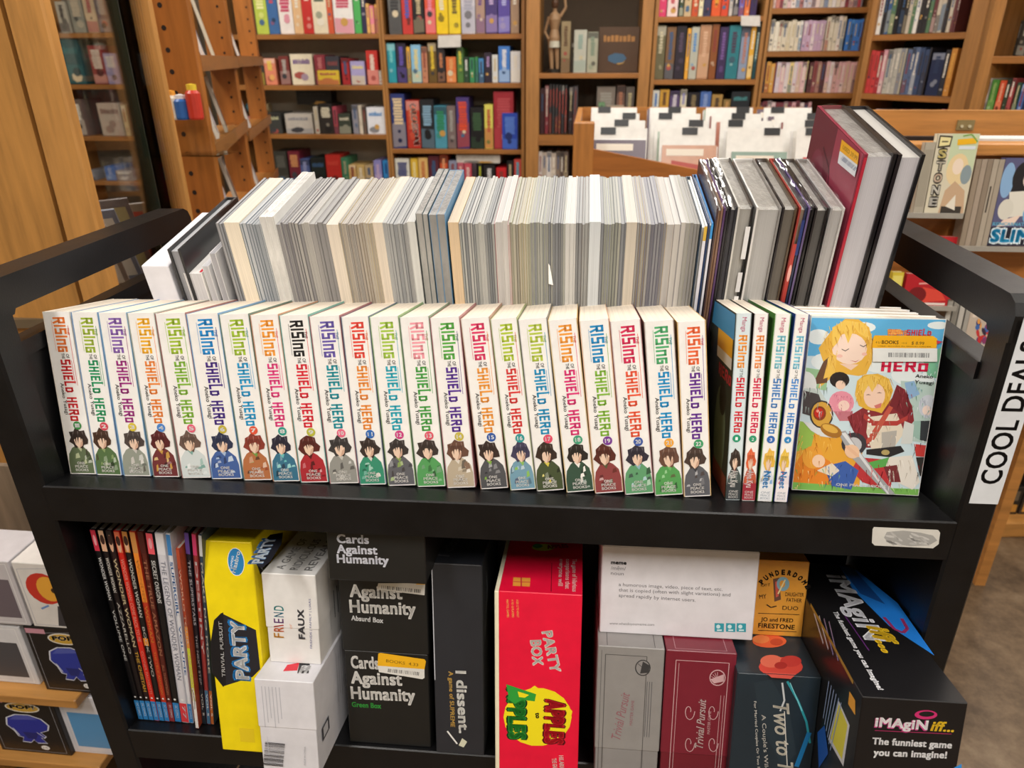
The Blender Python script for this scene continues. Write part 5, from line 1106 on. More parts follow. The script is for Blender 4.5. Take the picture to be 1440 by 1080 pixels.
Fo = Face(R_.M, (0, .0168, 0), (1, 0, 0), (0, 0, 1)); Fo.text('CARCASSONNE', (576, 146), (583, 205), 8, '#e8e8e0', bold=.04); tag(Fo.done('box_lettering', None), 'white vertical lettering on the red game box', 'lettering')
lettering = bpy.data.objects['box_lettering']
for o in bpy.data.objects:
    if o.get('label', '').startswith('red game box, second along the third shelf of the right facing') or (o.name.startswith('game_box') and False):
        lettering.parent = o; lettering.matrix_parent_inverse = (R_.M.inverted() @ o.matrix_basis).inverted(); lettering.matrix_basis = Matrix(); del lettering['category']; del lettering['label']; lettering.name = 'title_print'; break
fill(R_, 3, 'game_box', '555,575,223,d8d8cc,2c3a78 577,587,223,e0b83c,f0e0a0 588,601,222,e0b870,c87a4a 602,617,219,5a2430 618,629,218,c8502c,e8a070 631,642,226,8a90a8 643,652,229,b85a6a,e8c0b0 653,663,230,c85060,e8c8c0 664,670,230,4a3a44 672,678,230,2a2c24,c8d03c 680,696,232,1c1c1e,e0e0e0 698,712,236,c82028 713,722,226,1c1a1c 723,733,224,c84a44,3fb0c8', 'games on the right facing bookcase')
Fo = Face(R_.M, (0, .03, 0), (1, 0, 0), (0, 0, 1)); a = Fo.px(642, 229); e = Fo.px(703, 218)
tag(item_mesh('game_box', e[0]-a[0], e[1]-a[1], .16, 'dedbd2', 'c8c4b8', random.Random(1)).obj('game_box', None, R_.M @ Matrix.Translation((a[0], .03, a[1]))), 'flat white box lying across the row in the right facing bookcase', 'game box')
def card(s, pts, lab):
    Fo = Face(s.M, (0, -.004, 0), (1, 0, 0), (0, 0, 1)); Fo.poly(pts, mat('#d8d4cc', .5)); o = Fo.done('shelf_card', s.root); o['label'] = lab
card(R_, [(616, 50), (648, 49), (648, 66), (616, 67)], 'blank white shelf card')
# glass cabinet
C_ = bay('wooden display cabinet with tall glass door between the bookcases', 'the glass cabinet', 739.5, 4.3, 914, 4.3, 100, (103, 190, 262), depth=.36, back='#4a3a2c', wl=.075, wr=.06, name='display_cabinet', shelfnames=['middle glass-fronted shelf', 'lower glass-fronted shelf', 'open shelf below the glass', 'fifth shelf'])
b = B(); z0 = C_.z[1]-.035; b.box(.075, C_.w-.06, -.006, .02, z0-.02, z0+.035, WOODX); b.obj('door_rail', C_.root)
b = B(); b.box(.075, C_.w-.06, .003, .007, z0+.03, 2.1, mat('#ffffff', .1, 'glass')); b.obj('door_pane', C_.root)
for y in (118, 132, 146, 160, 173):
    z = C_.F.px(820, y)[1]; b = B(); b.box(.08, C_.w-.07, C_.d-.03, C_.d-.012, z-.028, z+.026, mat('#5a4430', .5, 'wood')); b.obj('back_plank', C_.root)
fill(C_, 0, 'toy_box', '790,803,30,a08a68,6a4a34 804,826,60,3a3026,8a7a50 827,842,45,4a443c,7a6a50 843,900,38,5a4030,b8804a', 'boxed figures in the glass cabinet', depth=.12, yoff=.1)
fill(C_, 0, 'paperback', '808,826,42,c8c4b8,9ab0a8 827,842,45,b8b4a0,8a9a88', 'cards in the glass cabinet', depth=.02, yoff=.06)
fill(C_, 1, 'paperback', '748,752,160,c8b850 753,759,118,b8b4b0 760,766,124,4a2a30 767,772,120,8a3440', 'books behind the cabinet glass', yoff=.04)
fill(C_, 1, 'comic_book', ' '.join(f'{773+4.4*k:.1f},{776.4+4.4*k:.1f},{118+k*.3:.1f},3c3a3e,c84a3c' for k in range(6))+' 801,806,122,3a2c30 807,813,121,5a5258 840,866,122,8a7c74,a8a098 868,880,120,7a5a50,b87a60 881,893,122,6a5f5a', 'comics behind the cabinet glass', yoff=.04)
fill(C_, 1, 'toy_box', '842,851,144,2f7a34 853,878,148,b8a898,5a4a58', 'small things behind the cabinet glass', yoff=.02, depth=.015)
fill(C_, 2, 'comic_book', auto(744, 800, 4, 7, 216, 3, ['b8a898', '8a7868', '5a4c44', 'd8d0c8', '3a3430', 'c87a5a', '6a5a50'], 5), 'comics on the open shelf below the glass')
Fo = Face(C_.M, (0, .14, 0), (1, 0, 0), (0, 0, 1)); a = Fo.px(779, 97)
root = thing('figurine', 'slender tan figurine standing behind the cabinet glass', 'figurine', C_.M @ Matrix.Translation((a[0], .14, C_.z[0]+.001)))
b = B(); b.lathe([(.045, 0), (.045, .012), (.036, .02)], mat('#2a2420', .4)); b.obj('stand', root)
b = B(); tn = mat('#b08a68', .5)
b.cyl((-.012, 0, .02), (-.022, 0, .17), .010, tn, 10, .017); b.cyl((.02, 0, .02), (.012, 0, .17), .010, tn, 10, .017); b.lathe([(.03, .16), (.032, .18), (.022, .22), (.033, .27), (.028, .295), (.010, .31), (.010, .325)], tn)
b.lathe([(.006, .32), (.017, .335), (.02, .352), (.015, .372), (.004, .38)], mat('#5a3a28', .5)); b.cyl((-.03, 0, .285), (-.055, .01, .21), .009, tn, 8, .007); b.cyl((-.055, .01, .21), (-.03, -.03, .17), .007, tn, 8, .006); b.cyl((.03, 0, .285), (.06, 0, .33), .009, tn, 8, .007); b.cyl((.06, 0, .33), (.05, 0, .39), .007, tn, 8, .006); b.obj('body', root)
b = B(); b.lathe([(.034, .13), (.03, .165), (.026, .19)], mat('#d8d0c0', .5)); b.obj('cloth', root)
# bay with large board games
M_ = bay('wooden bookcase with large board games right of the glass cabinet', 'the board-game bookcase', 915.5, 4.32, 1069.5, 4.32, 100, (23, 112, 168), back='#7a7062', wl=.02, wr=.02)
fill(M_, 0, 'hardcover', '917,926,-20,3a2a2c 928,940,-22,d83a6a,f0a0b8 941,956,-20,e8d0cc,c84a5a 958,964,-20,3c4a30 965,975,-18,c8b088 976,985,-20,c8542c,e8c0a0 986,992,-20,e8e0b8 993,1003,-22,3a3a58,c8a0a0 1004,1017,-20,e05a2a,e8b03c 1018,1028,-22,d84a2c 1029,1034,-20,c8c0b8 1035,1042,-20,1c1c2c 1043,1050,-20,7a6ab8 1051,1058,-20,e8783c 1059,1068,-20,3a2a5a', 'books on the board-game bookcase')
fill(M_, 1, 'game_box', '918,938,36,6a6448,c8c0a0 939,952,38,7a5a3c 953,967,37,2a2430,5a4a60 968,973,40,e8a83c 974,985,38,b8b8a8,5a90c8 986,1002,35,b88a68,d8b090 1003,1013,34,8a5028 1014,1026,38,3a2a50,7a5a98 1027,1044,36,2a7a84,4a3a50 1045,1057,36,8a98b0,b87a68 1058,1065,36,e8b03c', 'board games on the board-game bookcase')
fill(M_, 1, 'toy_box', '1066,1076,36,1c4a50,c8d8d0', 'board games on the board-game bookcase')
fill(M_, 2, 'game_box', '914,928,127,d8d8cc,3f7ac0 929,942,126,c8983c,5a3a28 943,957,128,5a4a70,d8d0d8 958,967,126,d8d0b8,8a8ac0 968,985,130,1c1c24,8a7a58 986,1001,129,4a6aa8,8aa0d0 1002,1017,133,a88448,4a3c30 1018,1028,140,8a7040,c89a60', 'board games on the board-game bookcase')
fill(M_, 2, 'toy_box', '1030,1056,129,1f262c,4a8a8c', 'board games on the board-game bookcase')
card(M_, [(1042, 22), (1069, 22), (1069, 37), (1042, 36)], 'blank white shelf card')
# manga bay, then the angled bay
N_ = bay('wooden manga bookcase with three crowded shelves', 'the manga bookcase', 1075, 4.31, 1217, 4.28, 70, (11, 72, 131, 185), back='#84745e', wl=.015, wr=.02)
pk = ['e8dcd8', 'e8d0cc', 'd8b8b8', 'e0d8d4', 'c8a0a0', 'ece4e0', 'c8c0c8']
fill(N_, 0, 'manga_book', auto(1084, 1218, 4.5, 6.5, -26, 2, pk+['c84a5a', '8a3a44'], 3), 'manga on the manga bookcase', depth=.13)
fill(N_, 1, 'manga_book', auto(1080, 1131, 5, 7, 29, 1.5, ['e8e0cc', 'e0dcd0', 'dcd0b8', 'e8e4dc'], 4)+' '+auto(1132, 1163, 5, 6, 29, .7, ['c8a8c0', 'c0a0b8', 'd0b0c8'], 6)+' '+auto(1165, 1192, 5, 7, 23, 1, ['dcd0b8', 'e8dcd0', 'c8b8c8'], 8)+' '+auto(1194, 1216, 4.5, 5.5, 27, .7, ['3f7ac8', '4a88cc'], 9), 'manga on the manga bookcase', depth=.13)
fill(N_, 2, 'manga_book', auto(1074, 1093, 5, 7, 88, 1.5, ['d8a04a', 'c8c4b0', '8a3a4a', '2c2a3a'], 4)+' '+auto(1094, 1138, 5, 6.5, 87, 1, ['d8c8d0', 'e0b8b8', 'c8c0d8', 'e8d088'], 5)+' '+auto(1140, 1163, 5, 6, 87, 1, ['8a4a4c', '5a3034', 'a87a70'], 6)+' '+auto(1164, 1207, 5, 6.5, 87, 1, ['e0b0b0', 'd8a8a0', 'e8d8d8', 'c84a3c'], 7), 'manga on the manga bookcase', depth=.13)
fill(N_, 3, 'manga_book', auto(1068, 1142, 5, 7, 143, 1.5, ['d8a8ac', 'c88a90', '7a3a44', 'e0c8c8', '5a2c38'], 14), 'manga on the manga bookcase', depth=.13)
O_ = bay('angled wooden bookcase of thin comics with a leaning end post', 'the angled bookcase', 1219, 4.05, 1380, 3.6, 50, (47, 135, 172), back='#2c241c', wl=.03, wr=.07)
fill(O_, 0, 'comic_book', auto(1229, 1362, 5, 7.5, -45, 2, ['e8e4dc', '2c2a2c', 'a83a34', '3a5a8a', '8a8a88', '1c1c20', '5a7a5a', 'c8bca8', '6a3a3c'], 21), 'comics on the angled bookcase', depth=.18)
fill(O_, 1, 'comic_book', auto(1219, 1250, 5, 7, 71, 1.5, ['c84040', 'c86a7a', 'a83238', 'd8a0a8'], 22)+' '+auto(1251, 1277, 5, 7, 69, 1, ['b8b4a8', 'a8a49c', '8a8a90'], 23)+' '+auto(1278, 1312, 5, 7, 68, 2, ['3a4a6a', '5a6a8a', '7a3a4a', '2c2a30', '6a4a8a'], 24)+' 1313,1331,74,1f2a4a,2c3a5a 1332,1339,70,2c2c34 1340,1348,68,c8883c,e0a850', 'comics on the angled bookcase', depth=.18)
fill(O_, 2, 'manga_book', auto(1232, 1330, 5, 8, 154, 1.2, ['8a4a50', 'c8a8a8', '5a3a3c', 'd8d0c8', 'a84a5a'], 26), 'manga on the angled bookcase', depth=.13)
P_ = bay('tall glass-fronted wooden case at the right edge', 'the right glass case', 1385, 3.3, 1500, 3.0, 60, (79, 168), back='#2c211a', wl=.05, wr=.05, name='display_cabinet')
b = B(); b.box(.05, P_.w-.05, .003, .007, P_.z[0]+.0, 2.1, mat('#ffffff', .1, 'glass')); b.obj('door_pane', P_.root)
fill(P_, 0, 'toy_box', '1392,1400,72,b04a3c 1418,1440,30,3a3430,8a8480 1441,1455,20,4a4440', 'things in the right glass case', yoff=.1, depth=.1)
fill(P_, 1, 'hardcover', '1391,1396,110,c8c0b8 1397,1407,112,3f7a2c,8aa860 1408,1417,113,c84a28,e8a080 1418,1424,112,2c3a28 1425,1431,110,a84a4a 1432,1438,116,2a4a3a 1439,1446,118,4a6aa8', 'books in the right glass case', yoff=.02)
Fo = Face(P_.M, (0, .12, 0), (1, 0, 0), (0, 0, 1)); a = Fo.px(1404, 70)
root = thing('figurine', 'dark-suited figurine with yellow hair in the right glass case', 'figurine', P_.M @ Matrix.Translation((a[0], .12, P_.z[0]+.001)))
b = B(); dk = mat('#26262a', .5); b.cyl((-.012, 0, 0), (-.014, 0, .1), .01, dk, 10, .013); b.cyl((.012, 0, 0), (.014, 0, .1), .01, dk, 10, .013); b.lathe([(.026, .095), (.024, .13), (.03, .165), (.012, .185)], dk); b.cyl((-.03, 0, .165), (-.036, -.01, .1), .008, dk, 8); b.cyl((.03, 0, .165), (.036, -.01, .1), .008, dk, 8); b.obj('body', root)
b = B(); b.lathe([(.008, .18), (.015, .19), (.017, .205), (.013, .215)], mat('#e0b898', .5)); b.obj('face', root); b = B(); b.lathe([(.0175, .205), (.018, .215), (.012, .228), (.003, .234)], mat('#c89a3c', .6)); b.obj('hair', root)

# ---- back-left bay seen through the glass, and the glass case with its timber post
Q_ = bay('far wooden bookcase seen through the glass case at the left', 'the bookcase seen through glass', 70, YW, 262, YW, 120, (46, 119, 192, 255), back='#7a7468', depth=.26)
fill(Q_, 0, 'game_box', '76,90,2,b8b0a0 92,110,-10,8a8a80,c8b8a0 112,128,-12,c8b090,a84a50 130,147,-8,6a5a60,a8a098 150,172,-20,e0dcd8,b8384a 174,180,-18,3a8a4a 181,200,-12,d8d0c0,c84a4a 203,240,-10,b8a888', 'games behind the glass case')
fill(Q_, 1, 'game_box', '80,108,55,1f4a50,2c6a70 122,141,64,8a2c30,d8c8b8 144,162,75,9a90b0,d8d0c8 163,176,70,6a2c30 178,210,92,c8a03c,b83a40 211,240,80,a8453c', 'games behind the glass case')
fill(Q_, 2, 'game_box', '96,112,140,6a5a54 135,166,145,b8a898,7a5a50 169,175,148,c8b890 178,206,148,5a3028,c88a60 208,228,160,4a4038 230,245,150,a83a30', 'games behind the glass case')
fill(Q_, 3, 'game_box', '120,132,240,8a8a90 146,160,234,3f6ab0,8a9ac8 162,185,240,7a6a68 196,209,236,c89a3c 210,222,240,6a6a40 223,243,228,b82c28,d86050 245,262,240,8a6a50', 'games behind the glass case')
PY = 1.35
def tp(x, y, Y=PY): return wpx(x, y, 1, Y)
a = tp(66, 60); c = tp(108, 300)
xe = tp(100, 171).x            # right edge of the post
K = Matrix.Translation((xe, PY, 0))
root = thing('glass_display_case', 'timber-framed glass display case beside the left end of the truck', 'display case', K)
xg = tp(48, 171).x-xe
b = B(); b.box(xg, 0, 0, .028, 0, 2.3, LOAK, bev=.004); b.obj('corner_post', root)
b = B(); b.box(xg-.009, xg-.0005, .02, .05, 0, 2.3, mat('#3a2412', .6, 'wood')); b.obj('groove_shade', root)  # dark strip standing in for the groove; its shade is put into the colour
for k in range(3):
    b = B(); b.box(xg-.011-.19*(k+1), xg-.0125-.19*k, .008, .03, 0, 2.3, mat('#b98444', .42, 'wood')); b.obj('plank', root)
pg = wpx(233, 150, 1, 1.80); 
ex, ey = pg.x-xe, pg.y-PY
ang = atan2(ey-.032, ex); Lg = hypot(ex, ey-.032)
GM = Matrix.Translation((0, .032, 0)) @ Matrix.Rotation(ang, 4, 'Z')
zb = .98
def gpart(name, fn): b = B(); fn(b); o = b.obj(name, root, GM); return o
gpart('side_pane', lambda b: b.box(0, Lg*.62, -.003, .003, zb+.03, 2.25, mat('#ffffff', .1, 'glass')))
gpart('side_pane', lambda b: b.box(Lg*.6, Lg, .006, .012, zb+.03, 2.25, mat('#ffffff', .1, 'glass')))
gpart('pane_edge', lambda b: b.box(Lg*.615, Lg*.625, -.004, .004, zb+.03, 2.25, mat('#1f2c24', .2)))
gpart('far_post', lambda b: b.box(Lg, Lg+.02, -.01, .016, 0, 2.3, LOAK, bev=.005))
gpart('base_rail', lambda b: b.box(0, Lg, -.012, .012, zb-.02, zb+.03, LOAKX))
gpart('case_floor', lambda b: b.box(0, Lg, -.3, -.012, zb-.01, zb+.01, mat('#6a5a44', .5)) if False else b.box(0, Lg, .012, .34, zb-.01, zb+.01, mat('#6a5a44', .5)))
gpart('lower_panel', lambda b: b.box(0, Lg, -.006, .006, 0, zb-.02, LOAK))
gpart('latch', lambda b: b.box(.03, .045, -.018, -.012, zb-.03, zb+.0, mat('#1c1c1c', .3)))
KM = K @ GM
for k, (s, lean, hh, c, c2, lab) in enumerate(((.15, -.5, .17, '8a7a72', 'c8c0b8', 'plastic-sleeved comic leaning lowest in the glass case'), (.22, -.55, .2, '7a8098', 'd8d0c8', 'sleeved bluish comic leaning in the glass case'), (.29, -.5, .21, '6a5a58', 'a8986a', 'sleeved brown comic leaning behind the bluish one'), (.36, -.45, .18, '9a8a80', 'b84a40', 'sleeved grey comic leaning nearest the far post'))):
    if s > Lg-.05: continue
    MM = KM @ Matrix.Translation((s, .05, zb+.03)) @ Matrix.Rotation(lean*.7, 4, 'Y') @ Matrix.Rotation(.2, 4, 'Z')
    b = B(); b.box(0, .006, 0, .13, 0, hh, mat('#'+c, .3, 'wrap')); b.poly([(.0066, .01, .02), (.0066, .12, .02), (.0066, .12, hh-.02), (.0066, .01, hh-.02)], INK('#'+c2)); b.poly([(-.0006, .12, .02), (-.0006, .01, .02), (-.0006, .01, hh-.02), (-.0006, .12, hh-.02)], INK('#'+c2))
    tag(b.obj('sleeved_comic', None, MM), lab, 'comic', 'sleeved comics leaning in the glass case')
# clear tray and bottles between the two left cases
# ---- peg-holed narrow bookcase at the left
p0 = wpx(246, 90, 1, 1.95); p1 = wpx(311, 90, 1, 2.85); p2 = wpx(352, 90, 1, 3.75)
SK = Matrix.Translation((p0.x, p0.y, 0)) @ Matrix.Rotation(atan2(p1.y-p0.y, p1.x-p0.x), 4, 'Z')
root = thing('narrow_rack', 'narrow wooden rack with rows of peg holes along the left', 'rack', Matrix.Translation((p0.x, p0.y, 0)))
ups = [(p0, .125), (p1, .10), (p2, .09)]
ru = []
for i, (p, dp) in enumerate(ups):
    b = B(); X = p.x-p0.x; Y = p.y-p0.y
    b.box(X-dp/2, X+dp/2, Y, Y+.022, 0, 2.2, mat('#a5662c', .42, 'wood'), bev=.002); up = b.obj('upright', root)
    b = B(); hm = mat('#1f120a', .8)
    for k in range(22):
        z = .9+.052*k
        for xx in ((X-.012,) if i == 0 else (X+.02,)): b.cyl((xx, Y-.0006, z), (xx, Y+.004, z), .0066 if i == 0 else .005, hm, 10)
    h_ = b.obj('peg_holes', up); h_['kind'] = 'stuff'
def seg_shelf(pa, pb, y, lip=0):
    za = wpx(pa[0], y, 1, pa[1]).z
    return za
for j, (pa, pb, ylist) in enumerate(((p0, p1, (88, 192, 300)), (p1, p2, (86, 178, 262)))):
    for y in ylist:
        xm = (285 if j == 0 else 333); q = wpx(xm, y, 1, (pa.y+pb.y)/2); z = q.z
        d = Vector((pb.x-pa.x, pb.y-pa.y, 0)); L = d.length; an = atan2(d.y, d.x)
        MM = Matrix.Translation((pa.x-p0.x, pa.y-p0.y+.022, z)) @ Matrix.Rotation(an, 4, 'Z')
        b = B(); b.box(0, L-.01, -.05, .06, -.02, 0, WOODX, bev=.002); b.box(0, L-.01, -.056, -.05, -.02, .02, WOODX); b.obj('shelf', root, MM)
        W2 = Matrix.Translation((p0.x, p0.y, 0)) @ MM
        for k in range(3 if j == 0 else 2):
            c, c2 = [('d8d0bc', 'a8b890'), ('e0dcd8', 'b8b0b8'), ('b8b0a4', '6a5a54'), ('dcd8d4', '8a8a98'), ('c8b8a0', 'c84a4a'), ('e4e0dc', '5a6a8a')][(k+j*2+int(y)) % 6]
            b = B(); hh = .18+.02*((k+int(y)) % 2); 
            b.box(0, .012, 0, .008, 0, hh, mat('#'+c, .45)); b = B(); b.box(-.085, .085, 0, .01, 0, hh, mat('#'+c, .45)); b.poly([(-.06, -.0006, .015), (.06, -.0006, .015), (.06, -.0006, hh*.7), (-.06, -.0006, hh*.7)], INK('#'+c2)); b.poly([(-.05, -.0006, hh*.78), (.05, -.0006, hh*.78), (.05, -.0006, hh*.92), (-.05, -.0006, hh*.92)], INK('#4a4a50'))
            tag(b.obj('magazine', None, W2 @ Matrix.Translation((.14+.23*k, -.02, .009)) @ Matrix.Rotation(.12, 4, 'Z') @ Matrix.Rotation(-.22, 4, 'X')), uniq(f'{hexname(c)} booklet leaning on the {"near" if j == 0 else "far"} {["upper", "middle", "lower"][ylist.index(y)]} shelf of the peg-holed rack, {ordw[k]}'), 'magazine', 'booklets leaning on the peg-holed rack')
# small bottles and a clear tray on the middle shelf
q = wpx(278, 165, 1, 2.15)
for k, (px_, c, c2, hh, lab) in enumerate(((246, 'e8e0d0', 'e8a03c', .07, 'small white tub with orange label on the near rack shelf'), (259, '2f6ab8', 'e8e8ec', .06, 'blue round badge tub on the near rack shelf'), (277, 'c83a2c', 'e8c83c', .085, 'red and yellow bottle on the near rack shelf'))):
    qq = wpx(px_, 168, 1, 1.9); root = thing('small_tub', lab, 'tub', Matrix.Translation((qq.x, qq.y, qq.z)), 'small tubs on the rack')
    b = B(); b.lathe([(.017, 0), (.019, .005), (.019, hh*.75), (.012, hh*.85)], mat('#'+c, .35)); b.obj('body', root)
    b = B(); b.lathe([(.0125, hh*.84), (.0125, hh), (.003, hh+.002)], mat('#'+c2, .35)); b.obj('cap', root)
qa = wpx(250, 192, 1, 1.9); root = thing('clear_tray', 'clear plastic tray fixed across the near rack', 'tray', Matrix.Translation((qa.x, qa.y-.05, qa.z-.045)))
b = B(); g = mat('#ffffff', .1, 'glass'); b.box(0, .13, 0, .003, 0, .075, g); b.box(0, .13, .12, .123, 0, .075, g); b.box(0, .003, .003, .12, 0, .075, g); b.box(.127, .13, .003, .12, 0, .075, g); b.box(.003, .127, .003, .12, 0, .003, g); b.obj('tray_shell', root)

# ================================================================ COMIC BINS IN THE MIDDLE
BY = 2.55
p = wpx(807, 172, 1, BY); zt = p.z
X0 = p.x; M = Matrix.Translation((X0, BY, 0))
X1 = wpx(1128, 200, 1, BY).x-X0 + .25
root = thing('comic_bin_table', 'wooden comic bin table with sloping front board behind the truck', 'bin table', M)
bw = mat('#b4773a', .4, 'wood'); 
b = B(); b.box(0, .07, 0, .05, 0, zt, bw, bev=.004); b.obj('corner_post', root)
zf = wpx(830, 210, 1, BY).z; zr = wpx(1000, 243, 1, BY).z
b = B(); xr = wpx(1000, 243, 1, BY).x-X0
b.mesh([(.07, .004, .6), (X1, .004, .6), (X1, .004, zr-.04), (xr, .004, zr), (.07, .004, zf), (.07, .022, .6), (X1, .022, .6), (X1, .022, zr-.04), (xr, .022, zr), (.07, .022, zf)],
       [(0, 1, 2, 3, 4), (9, 8, 7, 6, 5), (0, 5, 6, 1), (1, 6, 7, 2), (2, 7, 8, 3), (3, 8, 9, 4), (4, 9, 5, 0)], mat('#a5652c', .4, 'woodx')); b.obj('front_board', root)
b = B(); b.box(.0, .02, .05, 1.0, .6, zt-.01, bw); b.obj('side_board', root)
b = B(); b.box(0, X1, .98, 1.0, .6, zt-.01, mat('#b4773a', .4, 'woodx')); b.obj('back_board', root)
b = B(); b.box(.02, X1, .022, .98, .86, .88, bw); b.obj('bin_floor', root)
for xx in (.0, X1-.06):
    b = B(); b.box(xx, xx+.06, .94, 1.0, 0, .62, bw); b.obj('leg', root)
b = B(); b.box(X1-.06, X1, .0, .05, 0, .62, bw); b.obj('leg', root)
rr = random.Random(4)
Mb = M
n = 0
for col in range(4):
    xs = .06+col*.245
    if xs+.2 > X1: break
    for k in range(9):
        y = .07+.1*k; h = .265+rr.uniform(-.01, .012); ztop = zf+.02+.006*k-.02*(col)*(k == 0)
        tilt = -.28
        MM = Mb @ Matrix.Translation((xs+.105+rr.uniform(-.006, .006), y, ztop-h*cos(tilt))) @ Matrix.Rotation(tilt, 4, 'X')
        div = k % 2 == 1
        if div:
            root = thing('bin_divider', uniq(f'white bin divider with a black tab, {ordw[k//2]} back in comic column {["one", "two", "three", "four"][col]}'), 'divider', MM, 'white dividers in the comic bins')
            b = B(); b.box(-.1, .1, 0, .0025, 0, h+.022, mat('#e6e4de', .4)); b.obj('card', root)
            b = B(); x = -.07+.05*((k//2+col) % 3); b.box(x, x+.055, -.003, .0045, h-.0, h+.025, mat('#17171a', .35)); b.obj('tab', root)
        else:
            c, c2 = rr.choice([('b87a68', 'e8d0b0'), ('a8b8a8', 'e0dcd0'), ('8a4a44', 'd8b090'), ('d8d4cc', '8a90a8'), ('6a5a68', 'c8a8a0')])
            if col == 0 and k == 0: c, c2 = '5a4a5a', 'a05a58'
            if col == 1 and k == 0: c, c2 = 'c89a80', 'b04a40'
            if col == 2 and k == 0: c, c2 = '8fa89c', 'c8ccbc'
            if col == 3 and k == 0: c, c2 = 'c83434', 'e8c8b0'
            for q in range(4 if k else 3):
                b = B(); b.box(-.095, .095, 0, .0035, 0, h, mat('#e6e4e0', .3) if q else mat('#'+c, .3)); 
                if q == 0: b.poly([(-.07, -.0006, h*.15), (.06, -.0006, h*.1), (.07, -.0006, h*.72), (-.06, -.0006, h*.8)], INK('#'+c2)); b.poly([(-.08, -.0006, h*.86), (.05, -.0006, h*.86), (.05, -.0006, h*.95), (-.08, -.0006, h*.95)], INK('#e8e0d0')); b.poly([(-.03, -.0012, h*.3), (.03, -.0012, h*.25), (.02, -.0012, h*.6), (-.02, -.0012, h*.62)], INK('#'+c))
                o = b.obj('boarded_comic', None, MM @ Matrix.Translation((rr.uniform(-.004, .004), .006*q, rr.uniform(-.004, .004))))
                if q == 0: tag(o, uniq(f'{hexname(c)} sleeved comic facing forward, {ordw[k//2]} batch back in comic column {["one", "two", "three", "four"][col]}'), 'comic', 'front comics in the bins')
                else: tag(o, 'white-backed sleeved comic packed in the wooden bins', 'comic', 'white comic backs in the bins')

# ================================================================ RIGHT DISPLAY RACK
DY = 1.85
def dp(x, y, Y=DY): return wpx(x, y, 1, Y)
X0 = dp(1205, 250).x; X1 = dp(1600, 250).x; M = Matrix.Translation((X0, DY, 0)); wR = X1-X0
root = thing('display_rack', 'honey-coloured wooden rack with clear ledges right of the truck', 'rack', M)
hy = mat('#c08546', .38, 'woodx')
zt = dp(1400, 206).z; ztop2 = dp(1400, 178).z
b = B(); b.box(0, wR, .02, .04, .78, zt, mat('#b8763a', .4, 'woodx')); b.obj('front_panel', root)
b = B(); b.box(-.01, wR, -.005, .045, zt-.02, zt+.008, hy, bev=.004); b.obj('top_rail', root)
b = B(); b.box(0, wR, .30, .33, .78, zt+.06, hy); b.obj('rear_panel', root)
b = B(); b.box(0, .03, .04, .30, .78, zt-.01, hy); b.obj('side_panel', root)
b = B(); b.box(wR-.03, wR, .04, .30, 0, zt-.01, hy); b.obj('side_panel', root)
b = B(); b.box(-.19, -.15, .27, .31, 0, .8, hy); b.box(-.19, .0, .27, .31, .78, .82, hy); b.obj('leg', root)
b = B(); zh = dp(1358, 172, DY+.3).z
for xp in (1225, 1358): 
    xx = dp(xp, 172, DY+.3).x-X0; b.box(xx-.022, xx+.022, .296, .3, zh-.02, zh+.006, mat('#8a7a50', .3)); b.cyl((xx-.01, .296, zh-.01), (xx-.01, .292, zh-.01), .004, mat('#c8c0a0', .25), 8); b.cyl((xx+.01, .296, zh-.01), (xx+.01, .292, zh-.01), .004, mat('#c8c0a0', .25), 8)
b.obj('hinge_plates', root)['kind'] = 'stuff'
b = B(); b.box(.05, .3, .1, .12, zt, zt+.012, mat('#1c1a1c', .4)); b.box(.3, .75, .12, .2, zt-.01, zt+.006, mat('#e2e0dc', .4)); b.box(.55, .9, .09, .11, zt, zt+.014, mat('#1c1a1c', .4)); b.obj('divider_strip', root)
LED = mat('#a8a39a', .3)
ledges = [(1228, 1354, 303), (1338, 1500, 350), (1228, 1345, 432), (1335, 1500, 492)]
for (x0, x1, y) in ledges:
    f0 = dp(x0, y, DY-.07); f1 = dp(x1, y, DY-.07); z = f0.z
    b = B(); b.box(f0.x-X0, f1.x-X0, -.07, .02, z-.004, z, LED); b.box(f0.x-X0, f1.x-X0, -.073, -.07, z-.004, z+.008, LED); b.obj('ledge', root)
def rack_book(x0, x1, yt, yb, label, color, arts, Y=DY-.055, thick=.018, name='manga_book', spine=None, group='face-out books on the right rack'):
    a = wpx(x0, yb, 1, Y); c = wpx(x1, yb, 1, Y); t = wpx(x0, yt, 1, Y+.03); h = (t.z-a.z)*1.0
    MM = Matrix.Translation(a+Vector((0, -.004, .003))) @ Matrix.Rotation(-.1, 4, 'X'); w = c.x-a.x
    r = thing(name, label, 'book', MM, group)
    b = B(); b.box(0, w, 0, .0008, 0, h, mat('#'+color, .3)); b.box(0, w, thick-.0008, thick, 0, h, mat('#'+color, .3)); b.box(0, .0008, 0, thick, 0, h, mat('#'+(spine or color), .3)); b.obj('cover', r)
    b = B(); b.box(.0008, w-.002, .0008, thick-.0008, .001, h-.001, mat('#c8beb0', .7)); b.obj('page_block', r)
    F = Face(MM, (0, 0, 0), (1, 0, 0), (0, 0, 1)); arts(F, w, h); F.done('cover_print', r)
    return r
